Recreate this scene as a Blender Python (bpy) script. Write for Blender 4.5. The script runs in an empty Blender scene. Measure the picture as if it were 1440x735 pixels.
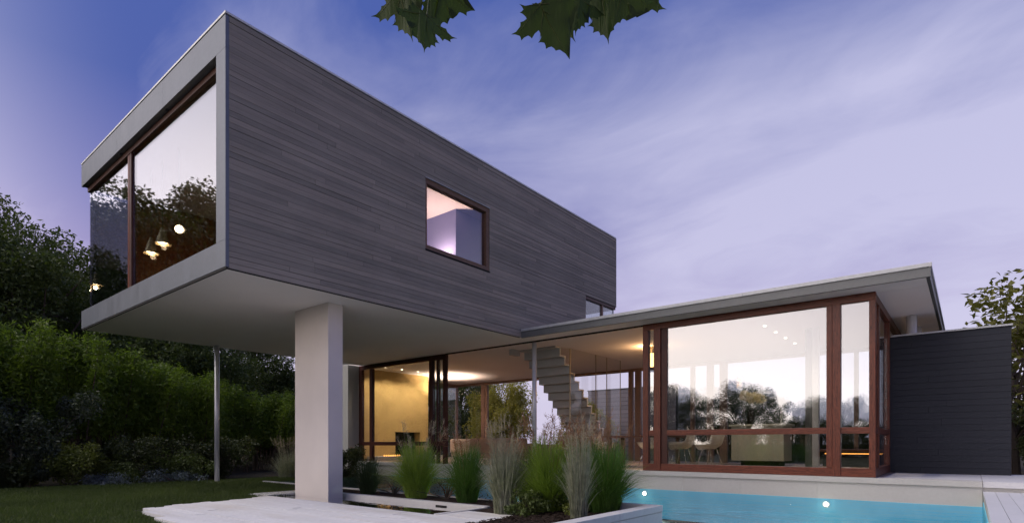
import bpy, bmesh, math, random
import numpy as np
from mathutils import Vector, Matrix
R = math.radians
random.seed(7)
rng = np.random.default_rng(7)
S = bpy.context.scene
C = S.collection

# ------------------------------------------------------------------ camera
cam_d = bpy.data.cameras.new('camera')
cam = bpy.data.objects.new('camera', cam_d); C.objects.link(cam)
cam.location = (0, 0, 0.547)
cam.rotation_euler = (R(90), 0, R(39.0744))
cam_d.sensor_width = 36.0
cam_d.lens = 792.169 / 1440 * 36
cam_d.shift_y = (623.531 - 367.5) / 1440
cam_d.clip_start = 0.05
cam_d.clip_end = 4000
S.camera = cam

# ------------------------------------------------------------------ sky, sun, exposure
GLOW = Vector((-0.62, -0.78, 0)).normalized()        # where the sun has gone down: behind the camera, to the left
world = bpy.data.worlds.new('World'); S.world = world; world.use_nodes = True
wn = world.node_tree.nodes; wl_ = world.node_tree.links; wn.clear()
def WN(t, **k):
    n = wn.new(t)
    for a, b in k.items(): setattr(n, a, b)
    return n
def wmath(op, a, b=None, clamp=False):
    n = WN('ShaderNodeMath', operation=op, use_clamp=clamp)
    for i, v in enumerate((a, b)):
        if v is None: continue
        if isinstance(v, (int, float)): n.inputs[i].default_value = v
        else: wl_.new(v, n.inputs[i])
    return n.outputs[0]
def wmix(f, a, b, mode='MIX'):
    n = WN('ShaderNodeMix', data_type='RGBA', blend_type=mode)
    for i, v in ((0, f), (6, a), (7, b)):
        if isinstance(v, (int, float)): n.inputs[i].default_value = v
        elif isinstance(v, tuple): n.inputs[i].default_value = (*v, 1)
        else: wl_.new(v, n.inputs[i])
    return n.outputs[2]
tc = WN('ShaderNodeTexCoord'); sep = WN('ShaderNodeSeparateXYZ')
nrm = WN('ShaderNodeVectorMath', operation='NORMALIZE'); wl_.new(tc.outputs['Generated'], nrm.inputs[0])
wl_.new(nrm.outputs[0], sep.inputs[0])
dx, dy, dz = sep.outputs
zc = wmath('MAXIMUM', dz, 0.0)
ramp = WN('ShaderNodeValToRGB'); wl_.new(zc, ramp.inputs[0])
cr = ramp.color_ramp
for i, (p, c) in enumerate(((0.0, (.84, .80, .84)), (0.10, (.56, .49, .64)), (0.22, (.27, .21, .43)), (0.34, (.15, .145, .38)), (0.48, (.055, .085, .32)), (1.0, (.05, .10, .36)))):
    e = cr.elements[i] if i < 2 else cr.elements.new(p)
    e.position = p; e.color = (*c, 1)
# cloud sheet: the direction projected on a high plane, so streaks run to the horizon
den = wmath('ADD', zc, 0.12)
px = wmath('DIVIDE', dx, den); py = wmath('DIVIDE', dy, den)
cmb = WN('ShaderNodeCombineXYZ'); wl_.new(px, cmb.inputs[0]); wl_.new(py, cmb.inputs[1])
mp = WN('ShaderNodeMapping'); wl_.new(cmb.outputs[0], mp.inputs[0])
mp.inputs['Rotation'].default_value = (0, 0, R(-28)); mp.inputs['Scale'].default_value = (.55, .92, 1); mp.inputs['Location'].default_value = (3.1, 1.7, 0)
n1 = WN('ShaderNodeTexNoise'); n1.inputs['Scale'].default_value = .75; n1.inputs['Detail'].default_value = 7; n1.inputs['Roughness'].default_value = .52; n1.inputs['Distortion'].default_value = .5
wl_.new(mp.outputs[0], n1.inputs['Vector'])
n2 = WN('ShaderNodeTexNoise'); n2.inputs['Scale'].default_value = 2.6; n2.inputs['Detail'].default_value = 8; n2.inputs['Roughness'].default_value = .6; n2.inputs['Distortion'].default_value = .9
wl_.new(mp.outputs[0], n2.inputs['Vector'])
cl = wmath('ADD', wmath('MULTIPLY', n1.outputs[0], .76), wmath('MULTIPLY', n2.outputs[0], .24))
cl = wmath('ADD', cl, wmath('MULTIPLY', dy, .36))               # the cloud sheet thickens towards +Y
cl = wmath('MULTIPLY', wmath('SUBTRACT', wmath('SUBTRACT', cl, wmath('MULTIPLY', zc, .30)), .50), 3.5, True)
ccol = wmix(wmath('MULTIPLY', zc, 1.3, True), (.52, .475, .655), (.47, .475, .67))
sky = wmix(wmath('MULTIPLY', cl, .92, True), ramp.outputs[0], ccol)
# after-glow, bright where the low sun went down
dot = wmath('ADD', wmath('MULTIPLY', dx, GLOW.x), wmath('MULTIPLY', dy, GLOW.y))
g = wmath('MULTIPLY', wmath('SUBTRACT', dot, .30), 1.6, True)
g = wmath('MULTIPLY', wmath('MULTIPLY', g, g), wmath('SUBTRACT', 1.25, zc))
glow = wmix(g, (0, 0, 0), (2.55, 2.32, 2.10))
nish = WN('ShaderNodeTexSky', sky_type='NISHITA', sun_disc=False, sun_elevation=R(9), sun_rotation=math.atan2(GLOW.x, GLOW.y), dust_density=2.0)
nsc = WN('ShaderNodeVectorMath', operation='SCALE'); wl_.new(nish.outputs[0], nsc.inputs[0]); nsc.inputs['Scale'].default_value = .02
tot = wmix(1.0, wmix(1.0, sky, glow, 'ADD'), nsc.outputs[0], 'ADD')
bg = WN('ShaderNodeBackground'); wl_.new(tot, bg.inputs[0]); bg.inputs[1].default_value = .88
out = WN('ShaderNodeOutputWorld'); wl_.new(bg.outputs[0], out.inputs[0])

sun_d = bpy.data.lights.new('sun', 'SUN'); sun_d.energy = 1.5; sun_d.angle = R(40); sun_d.color = (1.0, .90, .78)
sun = bpy.data.objects.new('sun', sun_d); C.objects.link(sun)
el = R(58)
sun.rotation_euler = Vector((-GLOW.x * math.cos(el), -GLOW.y * math.cos(el), -math.sin(el))).to_track_quat('-Z', 'Y').to_euler()

S.view_settings.view_transform = 'Standard'; S.view_settings.look = 'None'
S.view_settings.exposure = 0.38; S.view_settings.gamma = 1.0; S.view_settings.use_curve_mapping = False
S.render.engine = 'CYCLES'
cy = S.cycles
cy.use_denoising = True
try: cy.denoiser = 'OPENIMAGEDENOISE'
except Exception: pass
cy.max_bounces = 8; cy.diffuse_bounces = 4; cy.glossy_bounces = 4; cy.transmission_bounces = 6; cy.transparent_max_bounces = 16
cy.caustics_reflective = False; cy.caustics_refractive = False; cy.sample_clamp_indirect = 6.0
cy.use_adaptive_sampling = True; cy.adaptive_threshold = .01

# ------------------------------------------------------------------ material helpers
class NT:
    def __init__(s, name):
        s.m = bpy.data.materials.new(name); s.m.use_nodes = True
        s.n = s.m.node_tree.nodes; s.l = s.m.node_tree.links; s.n.clear()
        s.out = s.n.new('ShaderNodeOutputMaterial')
    def new(s, t, **k):
        n = s.n.new(t)
        for a, b in k.items(): setattr(n, a, b)
        return n
    def put(s, inp, v):
        if isinstance(v, (int, float)): inp.default_value = v
        elif isinstance(v, tuple): inp.default_value = (*v, 1) if len(v) == 3 and inp.type == 'RGBA' else v
        else: s.l.new(v, inp)
    def math(s, op, a, b=0.0, clamp=False):
        n = s.new('ShaderNodeMath', operation=op, use_clamp=clamp); s.put(n.inputs[0], a); s.put(n.inputs[1], b); return n.outputs[0]
    def mix(s, f, a, b, mode='MIX'):
        n = s.new('ShaderNodeMix', data_type='RGBA', blend_type=mode); s.put(n.inputs[0], f); s.put(n.inputs[6], a); s.put(n.inputs[7], b); return n.outputs[2]
    def pos(s, scale=(1, 1, 1), rot=(0, 0, 0), jitter=0.0):
        g = s.new('ShaderNodeNewGeometry'); m = s.new('ShaderNodeMapping'); s.l.new(g.outputs['Position'], m.inputs[0])
        m.inputs['Scale'].default_value = scale; m.inputs['Rotation'].default_value = rot
        if jitter:
            o = s.new('ShaderNodeObjectInfo'); v = s.math('MULTIPLY', o.outputs['Random'], jitter)
            cb = s.new('ShaderNodeCombineXYZ')
            for i in range(3): s.l.new(v, cb.inputs[i])
            s.l.new(cb.outputs[0], m.inputs['Location'])
        return m.outputs[0]
    def noise(s, vec, scale, detail=4, rough=.55, dist=0.0):
        n = s.new('ShaderNodeTexNoise'); s.l.new(vec, n.inputs['Vector'])
        n.inputs['Scale'].default_value = scale; n.inputs['Detail'].default_value = detail; n.inputs['Roughness'].default_value = rough; n.inputs['Distortion'].default_value = dist
        return n.outputs[0]
    def stretch(s, v, lo, hi):
        n = s.new('ShaderNodeMapRange'); s.put(n.inputs[0], v); n.inputs[1].default_value = lo; n.inputs[2].default_value = hi; return n.outputs[0]
    def rand(s): return s.new('ShaderNodeObjectInfo').outputs['Random']
    def bump(s, h, strength=.3, dist=.01):
        b = s.new('ShaderNodeBump'); s.put(b.inputs['Height'], h); b.inputs['Strength'].default_value = strength; b.inputs['Distance'].default_value = dist; return b.outputs[0]
    def bsdf(s, col, rough=.6, metal=0.0, spec=.5, normal=None, **k):
        b = s.new('ShaderNodeBsdfPrincipled'); s.put(b.inputs['Base Color'], col); s.put(b.inputs['Roughness'], rough); s.put(b.inputs['Metallic'], metal)
        b.inputs['Specular IOR Level'].default_value = spec
        if normal is not None: s.l.new(normal, b.inputs['Normal'])
        for a, v in k.items(): s.put(b.inputs[a.replace('_', ' ')], v)
        s.l.new(b.outputs[0], s.out.inputs[0]); return b
MAT = {}
def mat(name, f):
    t = NT(name); f(t); MAT[name] = t.m; return t.m

def m_plank(base, amp, grain_scale, rough=.75):
    def f(t):
        v = t.pos((.9, .9, 34), jitter=40.0)
        g = t.stretch(t.noise(v, grain_scale, 6, .62), .28, .74)
        blot = t.stretch(t.noise(t.pos((.5, .5, .9)), 1.3, 5, .6), .3, .72)
        r = t.rand()
        k = t.math('ADD', t.math('MULTIPLY', g, .55), t.math('ADD', t.math('MULTIPLY', blot, .30), t.math('MULTIPLY', r, .45)))
        k = t.math('ADD', t.math('MULTIPLY', t.math('SUBTRACT', k, .65), amp), 1.0)
        col = t.mix(1.0, base, k, 'MULTIPLY')
        warm = t.mix(t.math('MULTIPLY', t.rand(), .35), col, t.mix(1.0, (base[0] * 1.1, base[1] * .94, base[2] * .88), k, 'MULTIPLY'))
        t.bsdf(warm, rough, 0, .35, t.bump(g, .35, .004))
    return f
mat('grey_plank', m_plank((.275, .252, .205), .72, 3.0))
mat('navy_plank', m_plank((.013, .016, .025), .4, 3.0, .6))
mat('far_plank', m_plank((.20, .18, .20), .6, 2.0))
def m_wood(base, dark, vec_scale, rough=.38):
    def f(t):
        v = t.pos(vec_scale, jitter=9.0)
        g = t.stretch(t.noise(v, 5.0, 7, .6, 1.2), .32, .70)
        fine = t.stretch(t.noise(v, 26.0, 3, .6), .35, .68)
        k = t.math('ADD', t.math('MULTIPLY', g, .7), t.math('MULTIPLY', fine, .3))
        col = t.mix(k, dark, base)
        t.bsdf(col, rough, 0, .3, t.bump(k, .2, .003))
    return f
mat('mahogany_v', m_wood((.23, .062, .032), (.024, .006, .004), (14, 14, 1.1)))
mat('mahogany_h', m_wood((.23, .060, .031), (.026, .007, .004), (1.1, 14, 14)))
mat('mahogany_y', m_wood((.185, .062, .036), (.040, .013, .010), (14, 1.1, 14)))
mat('dark_wood_v', m_wood((.10, .030, .020), (.022, .008, .006), (14, 14, 1.1), .45))
mat('dark_wood_h', m_wood((.10, .030, .020), (.022, .008, .006), (1.1, 14, 14), .45))
mat('pale_wood_v', m_wood((.30, .20, .16), (.20, .13, .10), (12, 12, 1.0), .5))
mat('brown_wood', m_wood((.20, .12, .075), (.10, .055, .032), (9, 1.2, 12), .5))
mat('floor_wood', m_wood((.50, .40, .33), (.36, .27, .21), (9, .8, 9), .45))
mat('table_wood', m_wood((.16, .07, .04), (.07, .03, .02), (1.2, 9, 9), .35))
def m_zinc(base):
    def f(t):
        a = t.stretch(t.noise(t.pos((3.2, 3.2, .55), jitter=6.0), 2.2, 5, .6), .25, .78)
        b = t.stretch(t.noise(t.pos((1, 1, 1)), 14, 4, .6), .3, .7)
        k = t.math('ADD', .82, t.math('ADD', t.math('MULTIPLY', a, .24), t.math('MULTIPLY', b, .10)))
        t.bsdf(t.mix(1.0, base, k, 'MULTIPLY'), t.math('ADD', .42, t.math('MULTIPLY', a, .18)), .25, .5, t.bump(b, .08, .004))
    return f
mat('zinc', m_zinc((.140, .157, .184)))
mat('coping_metal', m_zinc((.62, .62, .60)))
mat('zinc_light', m_zinc((.44, .45, .46)))
mat('zinc_dark', m_zinc((.13, .135, .135)))
mat('dark_reveal', lambda t: t.bsdf((.018, .018, .018), .7, 0, .3))
def m_plaster(base, amp=.10, bs=.12):
    def f(t):
        a = t.stretch(t.noise(t.pos(), .9, 5, .6), .3, .7); b = t.noise(t.pos(), 60, 3, .6)
        k = t.math('ADD', 1 - amp / 2, t.math('MULTIPLY', a, amp))
        t.bsdf(t.mix(1.0, base, k, 'MULTIPLY'), .85, 0, .25, t.bump(b, bs, .003))
    return f
mat('soffit', m_plaster((.88, .84, .82), .06))
mat('ceiling', m_plaster((.76, .71, .69), .06))
mat('stucco', m_plaster((.70, .64, .59), .12, .3))
mat('grey_stucco', m_plaster((.40, .40, .385), .14, .3))
mat('stair_grey', m_plaster((.47, .455, .43), .12, .2))
mat('gold_plaster', m_plaster((.62, .43, .17), .34, .5))
mat('room_wall', m_plaster((.60, .56, .55), .08))
mat('sky_tint_wall', m_plaster((.24, .25, .44), .08))  # blue sky light in the side window, put into the wall colour
mat('island', m_plaster((.40, .42, .36), .06))
mat('white_paint', lambda t: t.bsdf((.72, .72, .72), .4, 0, .5))
mat('steel', lambda t: t.bsdf((.58, .59, .61), .35, .35, .5))
mat('chrome', lambda t: t.bsdf((.75, .73, .70), .15, 1.0, .5))
mat('black', lambda t: t.bsdf((.012, .011, .010), .8, 0, .3))
def m_stone(base, amp=.3, spots=.35, rough=.7):
    def f(t):
        a = t.stretch(t.noise(t.pos(jitter=13.0), 1.6, 6, .62), .25, .75)
        b = t.stretch(t.noise(t.pos((1, 1, 1)), 22, 5, .65), .3, .72)
        s = t.stretch(t.noise(t.pos((.35, 1.3, 1)), 1.1, 6, .65), .46, .72)
        k = t.math('ADD', 1 - amp * .6, t.math('ADD', t.math('MULTIPLY', a, amp * .45), t.math('ADD', t.math('MULTIPLY', b, amp * .35), t.math('MULTIPLY', t.rand(), amp * .35))))
        col = t.mix(1.0, base, k, 'MULTIPLY')
        col = t.mix(t.math('MULTIPLY', s, spots), col, (base[0] * .72, base[1] * .64, base[2] * .52))
        t.bsdf(col, rough, 0, .4, t.bump(b, .25, .004))
    return f
mat('pale_stone', m_stone((.66, .655, .65), .24, .65))
mat('plinth_stone', m_stone((.52, .51, .485), .20, .15))
mat('deck_stone', m_stone((.60, .60, .61), .14, .08))
mat('curb_stone', m_stone((.56, .55, .53), .24, .25))
def m_tile(t):
    v = t.pos(jitter=0)
    br = t.new('ShaderNodeTexBrick'); t.l.new(v, br.inputs['Vector']); br.inputs['Scale'].default_value = 9
    n = t.stretch(t.noise(t.pos(), 1.4, 4, .6), .3, .7)
    t.bsdf(t.mix(n, (.13, .58, .80), (.22, .70, .90)), .5, 0, .4)
mat('pool_tile', m_tile)
def m_water(tint, r0, wave, bumpd):
    def f(t):
        v = t.pos((1.0, 2.6, 1), (0, 0, R(-39)))
        h = t.math('ADD', t.noise(v, wave, 3, .5, .6), t.math('MULTIPLY', t.noise(v, wave * 3.1, 2, .5), .35))
        nrm = t.bump(h, .55, bumpd)
        fr = t.new('ShaderNodeFresnel'); fr.inputs['IOR'].default_value = 1.33; t.l.new(nrm, fr.inputs['Normal'])
        tr = t.new('ShaderNodeBsdfTransparent'); tr.inputs[0].default_value = (*tint, 1)
        gl = t.new('ShaderNodeBsdfGlossy'); gl.inputs['Roughness'].default_value = .015; gl.inputs[0].default_value = (.95, .95, .95, 1); t.l.new(nrm, gl.inputs['Normal'])
        mx = t.new('ShaderNodeMixShader'); t.put(mx.inputs[0], t.math('MULTIPLY', fr.outputs[0], r0)); t.l.new(tr.outputs[0], mx.inputs[1]); t.l.new(gl.outputs[0], mx.inputs[2])
        t.l.new(mx.outputs[0], t.out.inputs[0])
    return f
mat('water', m_water((.72, .94, 1.0), .38, 1.1, .08))
mat('still_water', m_water((.55, .62, .60), 1.0, 1.2, .008))
def m_glass(tint, r0):
    def f(t):
        g = t.new('ShaderNodeNewGeometry'); d = t.new('ShaderNodeVectorMath', operation='DOT_PRODUCT')
        t.l.new(g.outputs['Incoming'], d.inputs[0]); t.l.new(g.outputs['Normal'], d.inputs[1])
        c = t.math('SUBTRACT', 1.0, t.math('ABSOLUTE', d.outputs['Value']), True)
        c5 = t.math('POWER', c, 5.0)
        fac = t.math('ADD', r0, t.math('MULTIPLY', c5, 1 - r0), True)
        tr = t.new('ShaderNodeBsdfTransparent'); tr.inputs[0].default_value = (*tint, 1)
        gl = t.new('ShaderNodeBsdfGlossy'); gl.inputs['Roughness'].default_value = 0.0; gl.inputs[0].default_value = (.97, .97, 1, 1)
        mx = t.new('ShaderNodeMixShader'); t.put(mx.inputs[0], fac); t.l.new(tr.outputs[0], mx.inputs[1]); t.l.new(gl.outputs[0], mx.inputs[2])
        t.l.new(mx.outputs[0], t.out.inputs[0])
    return f
mat('glass', m_glass((.88, .91, .90), .13))
mat('glass_big', m_glass((.72, .75, .75), .165))
mat('glass_coated', m_glass((.80, .82, .82), .22))
mat('glass_side', m_glass((.80, .81, .97), .11))  # bluish tint carries the sky reflection in the pane's own colour
mat('glass_clear', m_glass((.95, .95, .94), .035))
def m_emit(col, st):
    def f(t):
        e = t.new('ShaderNodeEmission'); e.inputs[0].default_value = (*col, 1); e.inputs[1].default_value = st; t.l.new(e.outputs[0], t.out.inputs[0])
    return f
mat('lamp_warm', m_emit((1.0, .72, .42), 22.0))
mat('lamp_amber', m_emit((1.0, .50, .16), 9.0))
mat('lamp_white', m_emit((1.0, .85, .65), 8.0))
mat('pool_lamp', m_emit((1.0, .92, .75), 40.0))
mat('flame', m_emit((1.0, .38, .08), 3.0))
def m_fabric(base, sc=180):
    def f(t):
        n = t.noise(t.pos(), sc, 3, .6); a = t.stretch(t.noise(t.pos(), 3, 4, .6), .3, .7)
        t.bsdf(t.mix(1.0, base, t.math('ADD', .85, t.math('MULTIPLY', a, .3)), 'MULTIPLY'), .9, 0, .2, t.bump(n, .3, .003), Sheen_Weight=.2)
    return f
mat('sofa_tan', m_fabric((.40, .27, .19)))
mat('sofa_cream', m_fabric((.48, .42, .36)))
mat('curtain', m_fabric((.30, .10, .035), 90))
mat('shell_white', lambda t: t.bsdf((.66, .63, .58), .35, 0, .5))
mat('bronze', lambda t: t.bsdf((.35, .29, .19), .4, .7, .5))
def m_leaf(a, b, rough=.55, trans=.25, sc=1.2):
    def f(t):
        n = t.stretch(t.noise(t.pos(), sc, 3, .6), .3, .7); n2 = t.noise(t.pos(), 37, 2, .5)
        k = t.math('ADD', t.math('MULTIPLY', n, .6), t.math('MULTIPLY', n2, .4), True)
        col = t.mix(k, a, b)
        bs = t.new('ShaderNodeBsdfPrincipled'); t.put(bs.inputs['Base Color'], col); bs.inputs['Roughness'].default_value = rough; bs.inputs['Specular IOR Level'].default_value = .3
        tl = t.new('ShaderNodeBsdfTranslucent'); t.put(tl.inputs[0], t.mix(1.0, col, (1.1, 1.25, .6), 'MULTIPLY'))
        mx = t.new('ShaderNodeMixShader'); mx.inputs[0].default_value = trans; t.l.new(bs.outputs[0], mx.inputs[1]); t.l.new(tl.outputs[0], mx.inputs[2]); t.l.new(mx.outputs[0], t.out.inputs[0])
    return f
mat('leaf_dark', m_leaf((.024, .036, .014), (.070, .085, .026)))
mat('leaf_mid', m_leaf((.040, .062, .020), (.125, .160, .040)))
mat('leaf_tree', m_leaf((.038, .056, .018), (.125, .15, .040)))
mat('leaf_hedge', m_leaf((.060, .105, .018), (.20, .27, .040), .5, .45))
mat('leaf_silver', m_leaf((.036, .050, .030), (.085, .105, .062)))
mat('leaf_yellow', m_leaf((.17, .16, .035), (.46, .38, .09), .55, .45))
mat('leaf_olive', m_leaf((.080, .085, .018), (.19, .18, .04)))
mat('leaf_lime', m_leaf((.060, .085, .018), (.15, .17, .03)))
mat('leaf_branch', m_leaf((.026, .044, .009), (.060, .088, .018), .45, .5, 6.0))
mat('leaf_vein', m_leaf((.07, .085, .02), (.11, .13, .035), .5, .4, 6.0))
mat('grass_green', m_leaf((.10, .17, .024), (.30, .40, .07), .5, .3, 3.0))
mat('grass_deep', m_leaf((.040, .095, .018), (.12, .22, .042), .5, .3, 3.0))
mat('grass_grey', m_leaf((.10, .115, .07), (.42, .42, .32), .6, .25, 14.0))
mat('grass_dark', m_leaf((.028, .044, .016), (.075, .10, .040), .6, .25, 3.0))
mat('plume', m_leaf((.17, .085, .055), (.34, .19, .13), .8, .35, 5.0))
mat('plume_pale', m_leaf((.25, .21, .16), (.42, .36, .28), .8, .35, 5.0))
mat('lawn_blade', m_leaf((.044, .066, .016), (.090, .125, .030), .6, .3, .8))
mat('bark', m_plank((.085, .068, .054), .7, 2.0))
mat('flower_cream', m_leaf((.60, .50, .36), (.80, .74, .62), .6, .3, 8.0))
mat('flower_blue', m_leaf((.10, .13, .15), (.2, .24, .27), .6, .3, 8.0))
def m_soil(a, b, sc):
    def f(t):
        n = t.stretch(t.noise(t.pos(), sc, 6, .65), .3, .7)
        t.bsdf(t.mix(n, a, b), .95, 0, .2, t.bump(n, .6, .02))
    return f
mat('mulch', m_soil((.012, .008, .006), (.045, .028, .02), 30))
mat('soil', m_soil((.016, .014, .009), (.04, .034, .02), 9))
mat('lawn', m_soil((.018, .026, .009), (.036, .048, .014), 5))
mat('roof_gravel', m_soil((.10, .10, .10), (.28, .28, .28), 40))

# ------------------------------------------------------------------ object helpers
WL = {}
def put(o, parent=None, label=None, cat=None, group=None, kind=None):
    C.objects.link(o)
    WL[o] = Vector(o.location)
    if parent is not None:
        o.parent = parent; o.matrix_parent_inverse = Matrix.Translation(-WL[parent])
    if label: o['label'] = label
    if cat: o['category'] = cat
    if group: o['group'] = group
    if kind: o['kind'] = kind
    return o
def empty(name, loc, label, cat, group=None):
    o = bpy.data.objects.new(name, None); o.location = loc; o.empty_display_size = .2
    return put(o, None, label, cat, group)
_cubes = {}
def cube_mesh(m):
    if m not in _cubes:
        me = bpy.data.meshes.new('unit_block')
        v = [(x, y, z) for x in (-.5, .5) for y in (-.5, .5) for z in (-.5, .5)]
        me.from_pydata(v, [], [(0, 1, 3, 2), (4, 6, 7, 5), (0, 4, 5, 1), (2, 3, 7, 6), (0, 2, 6, 4), (1, 5, 7, 3)])
        me.materials.append(MAT[m]); _cubes[m] = me
    return _cubes[m]
def block(name, x0, x1, y0, y1, z0, z1, m, parent=None, **k):
    """a plain piece (plank, slab): shares one unit block, a leaf of the tree"""
    o = bpy.data.objects.new(name, cube_mesh(m))
    o.location = ((x0 + x1) / 2, (y0 + y1) / 2, (z0 + z1) / 2); o.scale = (x1 - x0, y1 - y0, z1 - z0)
    return put(o, parent, **k)
class MB:
    """collects shapes in world coordinates into one mesh"""
    def __init__(s): s.bm = bmesh.new()
    def box(s, x0, x1, y0, y1, z0, z1, bev=0.0):
        vs = [s.bm.verts.new((x, y, z)) for x in (x0, x1) for y in (y0, y1) for z in (z0, z1)]
        fs = [s.bm.faces.new([vs[i] for i in f]) for f in ((0, 1, 3, 2), (4, 6, 7, 5), (0, 4, 5, 1), (2, 3, 7, 6), (0, 2, 6, 4), (1, 5, 7, 3))]
        if bev:
            es = list({e for f in fs for e in f.edges})
            bmesh.ops.bevel(s.bm, geom=es, offset=bev, segments=2, affect='EDGES', profile=.5)
        return s
    def tube(s, pts, rad, n=8, cap=True):
        pts = [Vector(p) for p in pts]; rad = rad if isinstance(rad, (list, tuple)) else [rad] * len(pts)
        rings = []
        for i, p in enumerate(pts):
            d = (pts[min(i + 1, len(pts) - 1)] - pts[max(i - 1, 0)]).normalized()
            a = d.orthogonal().normalized() if i == 0 else (rings_a - d * rings_a.dot(d)).normalized()
            rings_a = a; b = d.cross(a)
            rings.append([s.bm.verts.new(p + (a * math.cos(t) + b * math.sin(t)) * rad[i]) for t in (2 * math.pi * j / n for j in range(n))])
        for r0, r1 in zip(rings, rings[1:]):
            for j in range(n): s.bm.faces.new((r0[j], r0[(j + 1) % n], r1[(j + 1) % n], r1[j]))
        if cap: s.bm.faces.new(rings[0][::-1]); s.bm.faces.new(rings[-1])
        return s
    def lathe(s, prof, c=(0, 0, 0), n=20, close=False):
        c = Vector(c); rings = [[s.bm.verts.new(c + Vector((r * math.cos(2 * math.pi * j / n), r * math.sin(2 * math.pi * j / n), z))) for j in range(n)] for r, z in prof]
        for r0, r1 in zip(rings, rings[1:]):
            for j in range(n): s.bm.faces.new((r0[j], r0[(j + 1) % n], r1[(j + 1) % n], r1[j]))
        if close: s.bm.faces.new(rings[0][::-1]); s.bm.faces.new(rings[-1])
        return s
    def poly(s, pts):
        s.bm.faces.new([s.bm.verts.new(p) for p in pts]); return s
    def build(s, name, m, parent=None, origin=None, smooth=False, **k):
        me = bpy.data.meshes.new(name)
        if origin is not None: bmesh.ops.translate(s.bm, verts=s.bm.verts, vec=-Vector(origin))
        bmesh.ops.recalc_face_normals(s.bm, faces=s.bm.faces)
        s.bm.to_mesh(me); s.bm.free(); me.materials.append(MAT[m])
        if smooth: me.shade_smooth()
        o = bpy.data.objects.new(name, me)
        if origin is not None: o.location = origin
        return put(o, parent, **k)
def bx(name, x0, x1, y0, y1, z0, z1, m, parent=None, bev=.004, **k):
    return MB().box(x0, x1, y0, y1, z0, z1, bev).build(name, m, parent, **k)
def fast_mesh(name, V, F, m, smooth=False):
    V = np.asarray(V, np.float32); F = np.asarray(F, np.int32); k = F.shape[1]
    me = bpy.data.meshes.new(name)
    me.vertices.add(len(V)); me.vertices.foreach_set('co', V.ravel())
    me.loops.add(F.size); me.loops.foreach_set('vertex_index', F.ravel())
    me.polygons.add(len(F)); me.polygons.foreach_set('loop_start', np.arange(0, F.size, k, dtype=np.int32)); me.polygons.foreach_set('loop_total', np.full(len(F), k, np.int32))
    me.update(calc_edges=True); me.materials.append(MAT[m])
    return me

# ================================================================== LARGE STRUCTURE
FY = 10.74          # facade plane
BXR, BXL, BY0, BY1 = -8.075, -14.912, 3.589, 14.80
ZS, ZT = 3.0, 6.584

# ---- ground
def sheet(name, pts, z, m, **k):
    return MB().poly([(x, y, z) for x, y in pts]).build(name, m, kind='structure', **k)
sheet('ground', [(-1500, -1500), (1500, -1500), (1500, 1500), (-1500, 1500)], -.95, 'soil')
# lawn: a low mound sheet with a gently wavy bed edge on its far left side
lv, lf = [], []
nx, ny = 40, 60
for j in range(ny + 1):
    for i in range(nx + 1):
        y = -26 + 40 * j / ny; edge = -15.15 + .25 * math.sin(y * .7) + .12 * math.sin(y * 1.9)
        xx1 = -9.7 if y > 2.7 else (-3.0)
        x = edge + (xx1 - edge) * i / nx
        lv.append((x, y, -.392 + .012 * math.sin(x * 1.3 + y * .8)))
for j in range(ny):
    for i in range(nx):
        a = j * (nx + 1) + i; lf.append((a, a + 1, a + nx + 2, a + nx + 1))
lawn = put(bpy.data.objects.new('lawn', fast_mesh('lawn', lv, lf, 'lawn')), kind='structure')
MB().box(-60, -14.6, -40, 45, -.949, -.46).build('garden_soil', 'soil', kind='structure')
MB().box(-14.6, -13.36, 6.8, 10.3, -.949, -.455).build('garden_soil', 'soil', kind='structure')
MB().box(-40, 45, 17.6, 70, -.949, -.30).build('back_garden', 'soil', kind='structure')
MB().box(.62, 30, 13.4, 17.6, -.949, -.40).build('back_garden', 'soil', kind='structure')

# ---- pool shell, water
WZ = -.37
ps = MB()
ps.box(-13.2, .151, 1.0, FY - .09, -1.75, -1.60)
ps.box(.151, .30, 1.0, FY - .09, -1.60, -.30)
ps.box(-13.35, -13.2, 6.9, FY - .09, -1.60, -.40)
pool = ps.build('pool_basin', 'pool_tile', kind='structure')
MB().box(-13.2, .15, FY - .10, FY - .092, -1.599, WZ + .001).build('pool_wall', 'pool_tile', kind='structure')
MB().poly([(-2.80, 1.0, WZ), (.15, 1.0, WZ), (.15, FY - .10, WZ), (-13.2, FY - .10, WZ), (-13.2, 6.82, WZ), (-4.42, 6.82, WZ), (-4.42, 6.25, WZ), (-2.80, 6.25, WZ)]).build('pool_water', 'water', kind='structure')

# ---- right-hand pool deck of narrow stone boards
deck = MB().box(.16, 6.0, -3, FY - .1, -.60, -.20).build('pool_deck', 'plinth_stone', kind='structure')
for i in range(22):
    x = .151 + i * .1335
    y = -2.0 + random.uniform(-.5, .3); 
    while y < 10.6:
        y1 = min(y + random.uniform(2.6, 4.2), 10.62)
        if 10.62 - y1 < .6: y1 = 10.62
        block('stone_board', x + .002, x + .1315, y + .002, y1 - .002, -.20, -.14 + random.uniform(-.001, .001), 'deck_stone', deck); y = y1
# raised block at the plinth's end
rb = MB().box(.152, 3.2, 10.67, 13.4, -.60, -.085).build('stone_step', 'plinth_stone', kind='structure')
for i, (a, b) in enumerate(((.153, .98), (.986, 1.9), (1.906, 3.2))):
    block('step_slab', a, b, 10.63, 12.0, -.083, 0.0, 'deck_stone', rb); block('step_slab', a, b, 12.004, 13.39, -.083, -.001, 'deck_stone', rb)

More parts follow.
